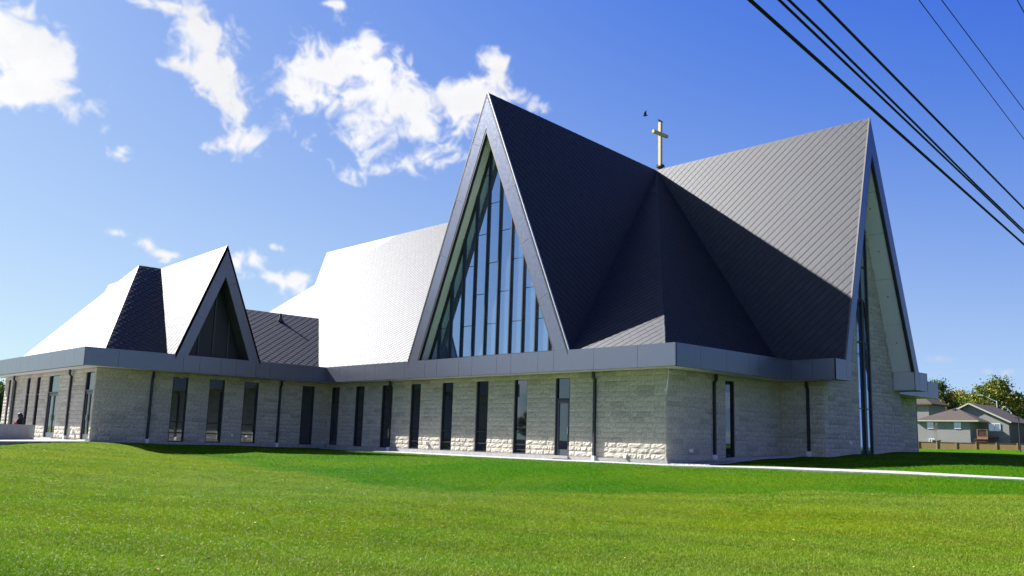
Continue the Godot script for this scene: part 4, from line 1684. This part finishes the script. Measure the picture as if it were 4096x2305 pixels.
	c = [hp(q, -4.4, 7.6, 0.4), hp(q, 4.1, 7.6, 0.4), hp(q, 4.1, 7.6, -7.4), hp(q, -4.4, 7.6, -7.4)]
	for i in 4: b.tri(c[i], c[(i + 1) % 4], hp(q, -0.2, 10.0, -3.5))
	part("roof", b, M.brown_asphalt_shingle, h)
	b = MB.new()
	hbox(b, q, -4.4, 4.1, 7.42, 7.596, -7.4, 0.4)
	part("eaves_trim", b, M.deck_wood, h)
	# brick house at the right
	q = px_at(4020, 1790, 134.0)
	q.y = 0.9
	h = thing("house", "red brick bungalow with grey roof at the end of the fence", "house")
	b = MB.new()
	hbox(b, q, 0, 11.0, 0, 3.75, -8.0, 0)
	part("wall", b, M.red_brick, h)
	b = MB.new()
	c = [hp(q, -0.5, 3.75, 0.5), hp(q, 11.5, 3.75, 0.5), hp(q, 11.5, 3.75, -8.5), hp(q, -0.5, 3.75, -8.5)]
	var r0 := hp(q, 4.2, 5.9, -4.0)
	var r1 := hp(q, 7.0, 5.9, -4.0)
	b.quad(c[0], c[1], r1, r0)
	b.tri(c[1], c[2], r1)
	b.quad(c[2], c[3], r0, r1)
	b.tri(c[3], c[0], r0)
	part("roof", b, M.grey_asphalt_shingle, h)
	b = MB.new()
	hbox(b, q, -0.5, 11.5, 3.58, 3.746, -8.5, 0.5)
	part("eaves_trim", b, M.beige_trim, h)
	house_window(h, q, 1.8, 2.0, 1.5, 1.4, 0.0)
	d = thing("wooden_deck", "orange brown deck railing before the red brick house", "deck")
	b = MB.new()
	hbox(b, q, -0.3, 3.6, 1.05, 1.15, 0.1, 2.0)
	part("platform", b, M.deck_wood, d)
	b = MB.new()
	hbox(b, q, -0.3, 3.6, 2.1, 2.2, 1.9, 2.0)
	for i in 26: hbox(b, q, -0.26 + i * 0.15, -0.20 + i * 0.15, 1.15, 2.1, 1.93, 1.97)
	part("railing", b, M.deck_wood, d)
	for x in [-0.3, 0.85, 3.5]:
		b = MB.new()
		hbox(b, q, x, x + 0.12, 0, 2.3, 2.0, 2.12)
		part("post", b, M.deck_wood, d)
	# fence
	var f := thing("wooden_fence", "low tan wooden board fence along the back of the lawn", "fence")
	var a := px_at(3676, 1795, 126.0)
	a.y = 1.02
	for i in 8:
		b = MB.new()
		var x0 := -2.56 + i * 2.56
		hbox(b, a, x0 - 0.08, x0 + 0.08, -0.5, 1.12, -0.06, 0.1)
		part("post", b, M.fence_wood, f)
		if i == 7: break
		b = MB.new()
		for j in 17:
			var bx := x0 + 0.085 + j * 0.141
			hbox(b, a, bx, bx + 0.128, -0.4, 1.0 + 0.006 * (j % 3), -0.02, 0.02 + 0.004 * (j % 2))
		part("board_panel", b, M.fence_wood, f)
		b = MB.new()
		hbox(b, a, x0 + 0.08, x0 + 2.48, 1.015, 1.05, -0.05, 0.07)
		part("rail", b, M.deck_wood, f)
	# things standing by the fence
	b = MB.new()
	var w := px_at(4086, 1796, 122.0)
	w.y = 0.8
	b.tube([w, w + Vector3(0, 1.0, 0), w + Vector3(0, 1.08, 0)], [0.36, 0.36, 0.25], 16)
	single("water_tank", b, M.white_plastic, "white plastic drum standing at the end of the wooden fence", "drum")
	sapling(px_at(3748, 1795, 120.0))
	# street lamps
	for s in [[3997, 165.0, 9.4, -1.0, "tall grey street lamp with a long arm before the leafy tree"], [4053, 170.0, 7.6, -0.4, "slim grey street lamp with a short arm near the brick house"]]:
		var p := px_at(s[0], 1750, s[1])
		p.y = 1.0
		var l := thing("street_lamp", s[4], "street lamp", p)
		b = MB.new()
		b.tube([Vector3.ZERO, Vector3(0, s[2], 0)], [0.13, 0.09], 8)
		part("pole", b, M.galvanised, l)
		b = MB.new()
		var ae: Vector3 = Vector3(0, s[2] + 1.1, 0) + hx * s[3] * 2.4
		b.tube([Vector3(0, s[2] - 0.2, 0), ae], [0.07, 0.05], 6)
		part("arm", b, M.galvanised, l)
		b = MB.new()
		b.bar(ae + hx * s[3] * -0.1, ae + hx * s[3] * 0.9, 0.3, 0.14)
		part("lamp_head", b, M.galvanised, l)
	var lp := px_at(4083, 1795, 105.0)
	lp.y = 0.9
	var pl := thing("lamp_post", "dark parking lot lamp post with flat head before the brick house", "lamp post", lp)
	b = MB.new()
	b.tube([Vector3.ZERO, Vector3(0, 4.0, 0)], [0.07, 0.06], 8)
	part("pole", b, M.dark_frame, pl)
	b = MB.new()
	b.bar(Vector3(0, 4.05, 0) - hx * 0.4, Vector3(0, 4.05, 0) + hx * 0.25, 0.3, 0.1)
	part("lamp_head", b, M.dark_frame, pl)

func sapling(p: Vector3) -> void:
	p.y = 1.0
	var o := thing("sapling", "thin bare young tree standing before the grey house", "tree", p)
	var b := MB.new()
	b.tube([Vector3.ZERO, Vector3(0.03, 1.8, 0), Vector3(0, 3.6, 0)], [0.045, 0.03, 0.01], 6)
	part("trunk", b, M.pale_bark, o)
	var r := RandomNumberGenerator.new()
	r.seed = 77
	b = MB.new()
	for k in 26:
		var y := r.randf_range(1.1, 3.2)
		var a := r.randf() * TAU
		var l := r.randf_range(0.35, 0.8)
		b.tube([Vector3(0, y, 0), Vector3(cos(a) * l * 0.6, y + l * 0.5, sin(a) * l * 0.6), Vector3(cos(a) * l * 0.8, y + l, sin(a) * l * 0.8)], [0.018, 0.012, 0.005], 4)
	part("twigs", b, M.pale_bark, o)


# ---------------------------------------------------------------- wires, bench, person, birds
func make_wires() -> void:
	var sets := [
		["thick black cable sagging lowest of the overhead bundle", 0.029, [14.5, 7.0, 17.7], [12.1, 7.0, -1.3]],
		["pair of twisted black cables above the lowest cable", 0.021, [14.8, 7.0, 17.4], [12.6, 7.0, 0.3]],
		["black cable strung above the twisted pair", 0.022, [15.2, 7.0, 17.0], [13.5, 7.0, 3.1]],
		["thin wire strung well above the thick cables, nearer to them", 0.009, [14.7, 9.0, 12.2], [13.5, 9.0, 2.7]],
		["thin wire strung well above the thick cables, farther from them", 0.009, [15.0, 9.0, 11.9], [14.2, 9.0, 4.8]],
		["topmost thin overhead wire above all other lines", 0.009, [16.0, 9.0, 11.0], [15.9, 9.0, 10.2]],
	]
	for i in sets.size():
		var s: Array = sets[i]
		var a := Vector3(s[2][0], s[2][1], s[2][2])
		var d := (Vector3(s[3][0], s[3][1], s[3][2]) - a)
		d = d / absf(d.z)
		var pts := []
		var pts2 := []
		var rad := []
		for k in 25:
			var z := lerpf(46.0, -74.0, k / 24.0)
			var p := a + d * (a.z - z)
			pts.append(p)
			pts2.append(p + Vector3(0.035 * sin(k * 1.3), 0.05, 0.0) + Vector3(0.045, 0.0, 0))
			rad.append(s[1])
		var b := MB.new()
		b.tube(pts, rad, 8)
		if i == 1: b.tube(pts2, rad, 8)
		single("overhead_wire", b, M.black_rubber, s[0], "wire", "overhead lines along the street")
	for q in [[17.8, 46.0, "wooden utility pole at the street end of the overhead lines"], [3.6, -74.0, "wooden utility pole at the far end of the overhead lines"]]:
		var p := Vector3(q[0] + 0.35, height(q[0], q[1]) - 0.2, q[1])
		var o := thing("utility_pole", q[2], "utility pole", p)
		var b := MB.new()
		b.tube([Vector3.ZERO, Vector3(0, 10.6, 0)], [0.17, 0.12], 10)
		part("pole", b, M.bark, o)
		b = MB.new()
		b.box(Vector3(-2.2, 9.4 - p.y - 0.55, -0.28), Vector3(2.6, 9.4 - p.y - 0.42, -0.17))
		b.box(Vector3(-1.6, 7.0 - p.y - 0.15, -0.28), Vector3(1.6, 7.0 - p.y - 0.04, -0.17))
		part("crossarm", b, M.bark, o)

func make_bench() -> void:
	var o := thing("bench_wall", "low grey cast concrete bench wall on the plaza edge", "wall")
	var d := Vector3(0.797, 0, 0.604)
	var away := Vector3(-0.604, 0, 0.797)
	var a := Vector3(-29.18, -0.06, 14.58)
	var cuts := [0.0, 0.95, 3.1, 5.3, 7.5, 9.7]
	for i in 5:
		var b := MB.new()
		var p: Vector3 = a + d * (cuts[i] + 0.006)
		var q: Vector3 = a + d * (cuts[i + 1] - 0.006)
		b.hexa([p, q, q + away * 0.3, p + away * 0.3, p + Vector3.UP * 0.72, q + Vector3.UP * 0.72, q + away * 0.3 + Vector3.UP * 0.72, p + away * 0.3 + Vector3.UP * 0.72])
		part("concrete_panel", b, M.cast_concrete, o)
	var b := MB.new()
	var p := a + away * 0.305
	b.hexa([p, p + d * 9.7, p + d * 9.7 + away * 0.5, p + away * 0.5, p + Vector3.UP * 0.45, p + d * 9.7 + Vector3.UP * 0.45, p + d * 9.7 + away * 0.5 + Vector3.UP * 0.45, p + away * 0.5 + Vector3.UP * 0.45])
	part("seat", b, M.cast_concrete, o)
	make_person(a + away * 0.53 + d * 0.62 + Vector3.UP * 0.45, d, away)

func net_point(f: PackedFloat32Array, at: Dictionary, lo: Vector3, cell: float, nx: int, ny: int, i: int, j: int, k: int) -> Vector3:
	var key := (k * ny + j) * nx + i
	if at.has(key): return at[key]
	var s := Vector3.ZERO
	var n := 0
	for e in [[0,0,0,1,0,0],[0,1,0,1,1,0],[0,0,1,1,0,1],[0,1,1,1,1,1],[0,0,0,0,1,0],[1,0,0,1,1,0],[0,0,1,0,1,1],[1,0,1,1,1,1],[0,0,0,0,0,1],[1,0,0,1,0,1],[0,1,0,0,1,1],[1,1,0,1,1,1]]:
		var u := f[((k + e[2]) * ny + j + e[1]) * nx + i + e[0]]
		var w := f[((k + e[5]) * ny + j + e[4]) * nx + i + e[3]]
		if (u < 0.0) != (w < 0.0):
			s += Vector3(e[0], e[1], e[2]).lerp(Vector3(e[3], e[4], e[5]), u / (u - w))
			n += 1
	at[key] = lo + (Vector3(i, j, k) + s / maxf(n, 1)) * cell
	return at[key]

func net_normal(bones: Array, p: Vector3) -> Vector3:
	var best := 1e9
	var g := Vector3.UP
	for q in bones:
		var a: Vector3 = q[0]
		var ab: Vector3 = q[1] - a
		var t := clampf((p - a).dot(ab) / maxf(ab.length_squared(), 1e-9), 0.0, 1.0)
		var e: float = p.distance_to(a + ab * t) - lerpf(q[2], q[3], t)
		if e < best:
			best = e
			g = p - (a + ab * t)
	return g.normalized()

# smooth union of tapered limbs, meshed as surface nets
func flesh(bones: Array, cell: float, blend: float) -> MB:
	var lo := Vector3(1e9, 1e9, 1e9)
	var hi := -lo
	for q in bones:
		var r: float = maxf(q[2], q[3]) + blend + cell * 2
		lo = lo.min(q[0] - Vector3.ONE * r).min(q[1] - Vector3.ONE * r)
		hi = hi.max(q[0] + Vector3.ONE * r).max(q[1] + Vector3.ONE * r)
	var nx := int(ceil((hi.x - lo.x) / cell)) + 1
	var ny := int(ceil((hi.y - lo.y) / cell)) + 1
	var nz := int(ceil((hi.z - lo.z) / cell)) + 1
	var f := PackedFloat32Array()
	f.resize(nx * ny * nz)
	for k in nz:
		for j in ny:
			for i in nx:
				var p := lo + Vector3(i, j, k) * cell
				var d := 1e3
				for q in bones:
					var a: Vector3 = q[0]
					var ab: Vector3 = q[1] - a
					var t := clampf((p - a).dot(ab) / maxf(ab.length_squared(), 1e-9), 0.0, 1.0)
					var e: float = p.distance_to(a + ab * t) - lerpf(q[2], q[3], t)
					var h := maxf(blend - absf(d - e), 0.0) / blend
					d = minf(d, e) - h * h * blend * 0.25
				f[(k * ny + j) * nx + i] = d
	var at := {}
	var b := MB.new()
	for k in range(1, nz - 1):
		for j in range(1, ny - 1):
			for i in range(1, nx - 1):
				var u := f[(k * ny + j) * nx + i]
				for ax in 3:
					var w := f[(k * ny + j) * nx + i + 1] if ax == 0 else (f[(k * ny + j + 1) * nx + i] if ax == 1 else f[((k + 1) * ny + j) * nx + i])
					if (u < 0.0) == (w < 0.0): continue
					var p: Array
					if ax == 0: p = [net_point(f, at, lo, cell, nx, ny, i, j - 1, k - 1), net_point(f, at, lo, cell, nx, ny, i, j, k - 1), net_point(f, at, lo, cell, nx, ny, i, j, k), net_point(f, at, lo, cell, nx, ny, i, j - 1, k)]
					elif ax == 1: p = [net_point(f, at, lo, cell, nx, ny, i - 1, j, k - 1), net_point(f, at, lo, cell, nx, ny, i - 1, j, k), net_point(f, at, lo, cell, nx, ny, i, j, k), net_point(f, at, lo, cell, nx, ny, i, j, k - 1)]
					else: p = [net_point(f, at, lo, cell, nx, ny, i - 1, j - 1, k), net_point(f, at, lo, cell, nx, ny, i, j - 1, k), net_point(f, at, lo, cell, nx, ny, i, j, k), net_point(f, at, lo, cell, nx, ny, i - 1, j, k)]
					if u >= 0.0: p.reverse()
					var g := [net_normal(bones, p[0]), net_normal(bones, p[1]), net_normal(bones, p[2]), net_normal(bones, p[3])]
					b.tri_n(p[0], p[1], p[2], g[0], g[1], g[2])
					b.tri_n(p[0], p[2], p[3], g[0], g[2], g[3])
	return b

var pose_s: Vector3
var pose_z: Vector3
func posed(x: float, y: float, z: float) -> Vector3:
	return pose_s * x + Vector3.UP * y + pose_z * z

func make_person(seat: Vector3, d: Vector3, away: Vector3) -> void:
	# seated with the back to the street, right forearm out along the wall top; s is the sitter's left-to-right as seen from behind
	var s := -d
	var o := thing("person", "person in black with long dark hair sitting behind the bench wall", "person", seat)
	pose_s = s
	pose_z = away
	var bones := []
	bones.append([posed(0, 0.10, 0), posed(0, 0.30, -0.02), 0.155, 0.14])
	bones.append([posed(0, 0.30, -0.02), posed(0, 0.47, -0.02), 0.14, 0.15])
	bones.append([posed(-0.12, 0.49, 0), posed(0.12, 0.49, 0), 0.085, 0.085])
	bones.append([posed(0, 0.5, 0), posed(0, 0.62, 0.02), 0.06, 0.055])
	bones.append([posed(-0.17, 0.49, 0), posed(-0.26, 0.25, 0.10), 0.062, 0.048])
	bones.append([posed(-0.26, 0.25, 0.10), posed(-0.14, 0.12, 0.30), 0.045, 0.036])
	bones.append([posed(0.17, 0.49, 0), posed(0.27, 0.30, -0.02), 0.062, 0.048])
	bones.append([posed(0.27, 0.30, -0.02), posed(0.37, 0.22, -0.14), 0.045, 0.036])
	for k in [-1.0, 1.0]:
		bones.append([posed(0.09 * k, 0.08, 0.02), posed(0.11 * k, 0.09, 0.44), 0.10, 0.07])
		bones.append([posed(0.11 * k, 0.09, 0.44), posed(0.11 * k, -0.36, 0.46), 0.065, 0.045])
		bones.append([posed(0.11 * k, -0.39, 0.44), posed(0.11 * k, -0.40, 0.62), 0.045, 0.035])
	var body := flesh(bones, 0.024, 0.05)
	part("clothed_body", body, M.black_cloth, o)
	var head := flesh([[posed(0, 0.73, 0.04), posed(0, 0.68, 0.07), 0.092, 0.07], [posed(0, 0.67, 0.13), posed(0, 0.675, 0.15), 0.016, 0.014], [posed(0, 0.56, 0.03), posed(0, 0.64, 0.04), 0.05, 0.05]], 0.014, 0.03)
	part("head", head, M.skin, o)
	var hair := flesh([[posed(0, 0.745, 0.02), posed(0, 0.70, 0.0), 0.108, 0.11], [posed(0, 0.70, 0.0), posed(0.01, 0.52, -0.06), 0.11, 0.10], [posed(0.0, 0.55, -0.07), posed(0.02, 0.38, -0.10), 0.10, 0.06]], 0.016, 0.05)
	part("hair", hair, M.dark_hair, o)
	for side in [-1.0, 1.0]:
		var w: Vector3 = posed(0.37, 0.22, -0.14) if side > 0 else posed(-0.14, 0.12, 0.30)
		var dir: Vector3 = (posed(0.10, -0.03, -0.08) if side > 0 else posed(0.06, -0.02, 0.10)).normalized()
		var acr := dir.cross(Vector3.UP).normalized()
		var hb := [[w, w + dir * 0.075, 0.030, 0.036]]
		for k in 4:
			var root := w + dir * 0.08 + acr * (k - 1.5) * 0.021
			var l: float = [0.06, 0.072, 0.068, 0.052][k]
			hb.append([root, root + dir * l * 0.55, 0.010, 0.009])
			hb.append([root + dir * l * 0.55, root + dir * l + Vector3.DOWN * 0.02, 0.009, 0.008])
		hb.append([w + dir * 0.03 + acr * 0.03, w + dir * 0.07 + acr * 0.065, 0.012, 0.010])
		part("hand", flesh(hb, 0.008, 0.012), M.skin, o)
	# red bag beside the sitter
	var b := MB.new()
	var c: Vector3 = seat + s * -0.34 + away * 0.02
	b.hexa([c - s * 0.10 - away * 0.08, c + s * 0.05 - away * 0.08, c + s * 0.05 + away * 0.1, c - s * 0.10 + away * 0.1,
		c - s * 0.07 - away * 0.05 + Vector3.UP * 0.36, c + s * 0.03 - away * 0.05 + Vector3.UP * 0.36, c + s * 0.03 + away * 0.06 + Vector3.UP * 0.36, c - s * 0.07 + away * 0.06 + Vector3.UP * 0.36])
	var bag := thing("bag", "red bag on the bench beside the person in black", "bag")
	part("sack", b, M.red_cloth, bag)
	b = MB.new()
	b.tube([c + Vector3.UP * 0.35 - s * 0.06, c + Vector3.UP * 0.42 - s * 0.02, c + Vector3.UP * 0.35 + s * 0.02], [0.012, 0.012, 0.012], 6)
	part("strap", b, M.red_cloth, bag)

func bird(called_label: String, at: Vector3, heading: Vector3, flying: bool) -> void:
	var o := thing("bird", called_label, "bird", at)
	var f := heading.normalized()
	var r := f.cross(Vector3.UP).normalized()
	var u := r.cross(f)
	var body := flesh([[f * -0.10, f * 0.06 + u * 0.01, 0.035, 0.05], [f * 0.06 + u * 0.01, f * 0.13 + u * 0.045, 0.04, 0.03], [f * -0.10, f * -0.22 - u * 0.01, 0.03, 0.012], [f * 0.14 + u * 0.045, f * 0.19 + u * 0.035, 0.014, 0.004]], 0.014, 0.03)
	part("body", body, M.feather, o)
	for s in [-1.0, 1.0]:
		var b := MB.new()
		if flying:
			var k: Vector3 = r * s
			b.slab([f * 0.06 + k * 0.03, f * 0.12 + k * 0.22 + u * 0.12, f * -0.04 + k * 0.52 + u * 0.22, f * -0.07 + k * 0.20 + u * 0.09, f * -0.08 + k * 0.03], u * -0.008)
		else:
			var k: Vector3 = r * s
			b.slab([f * 0.05 + k * 0.045 + u * 0.02, f * -0.03 + k * 0.055 + u * 0.03, f * -0.20 + k * 0.015 + u * 0.01, f * -0.06 + k * 0.045 - u * 0.02], k * -0.01)
		part("wing", b, M.feather, o)
	if not flying:
		var b := MB.new()
		for s in [-1.0, 1.0]:
			b.tube([r * 0.02 * s - u * 0.03, r * 0.02 * s - u * 0.085], [0.006, 0.005], 5)
		part("legs", b, M.feather, o)


# ---------------------------------------------------------------- build
func _ready() -> void:
	rng.seed = 20
	var cam := Camera3D.new()
	cam.name = "camera"
	add_child(cam)
	cam.position = EYE
	cam.rotation = Vector3(deg_to_rad(9.633), deg_to_rad(47.196), deg_to_rad(1.703))
	cam.fov = rad_to_deg(2.0 * atan(1152.5 / 3577.36))
	cam.near = 0.05
	cam.far = 2500.0
	cam.current = true
	var env := Environment.new()
	env.background_mode = Environment.BG_SKY
	env.sky = Sky.new()
	env.sky.sky_material = make_sky()
	env.tonemap_mode = Environment.TONE_MAPPER_LINEAR
	env.tonemap_exposure = EXPOSURE
	env.sdfgi_enabled = true
	env.ssao_enabled = true
	env.ssil_enabled = true
	var we := WorldEnvironment.new()
	we.name = "environment"
	we.environment = env
	add_child(we)
	var sun := DirectionalLight3D.new()
	sun.name = "sun"
	add_child(sun)
	sun.basis = Basis.looking_at(-sun_direction())
	sun.light_energy = 1.6
	sun.light_color = Color(1.0, 0.992, 0.98)
	sun.light_angular_distance = 0.5
	sun.shadow_enabled = true
	print("sky ", Time.get_ticks_msec())
	make_materials()
	make_ground()
	print("ground ", Time.get_ticks_msec())
	make_paving()
	make_church()
	print("church ", Time.get_ticks_msec())
	make_background()
	print("background ", Time.get_ticks_msec())
	make_wires()
	make_bench()
	bird("dark bird in flight beside the cross above the roof", Vector3(-15.4, 22.55, -17.3), Vector3(-0.5, -0.25, 0.6), true)
	bird("small dark bird perched on top of the cross", Vector3(-11.35, 20.17, -13.7), Vector3(-0.3, 0.15, 1.0), false)
	make_grass()
	make_fallen_leaves()
	print("grass ", Time.get_ticks_msec())
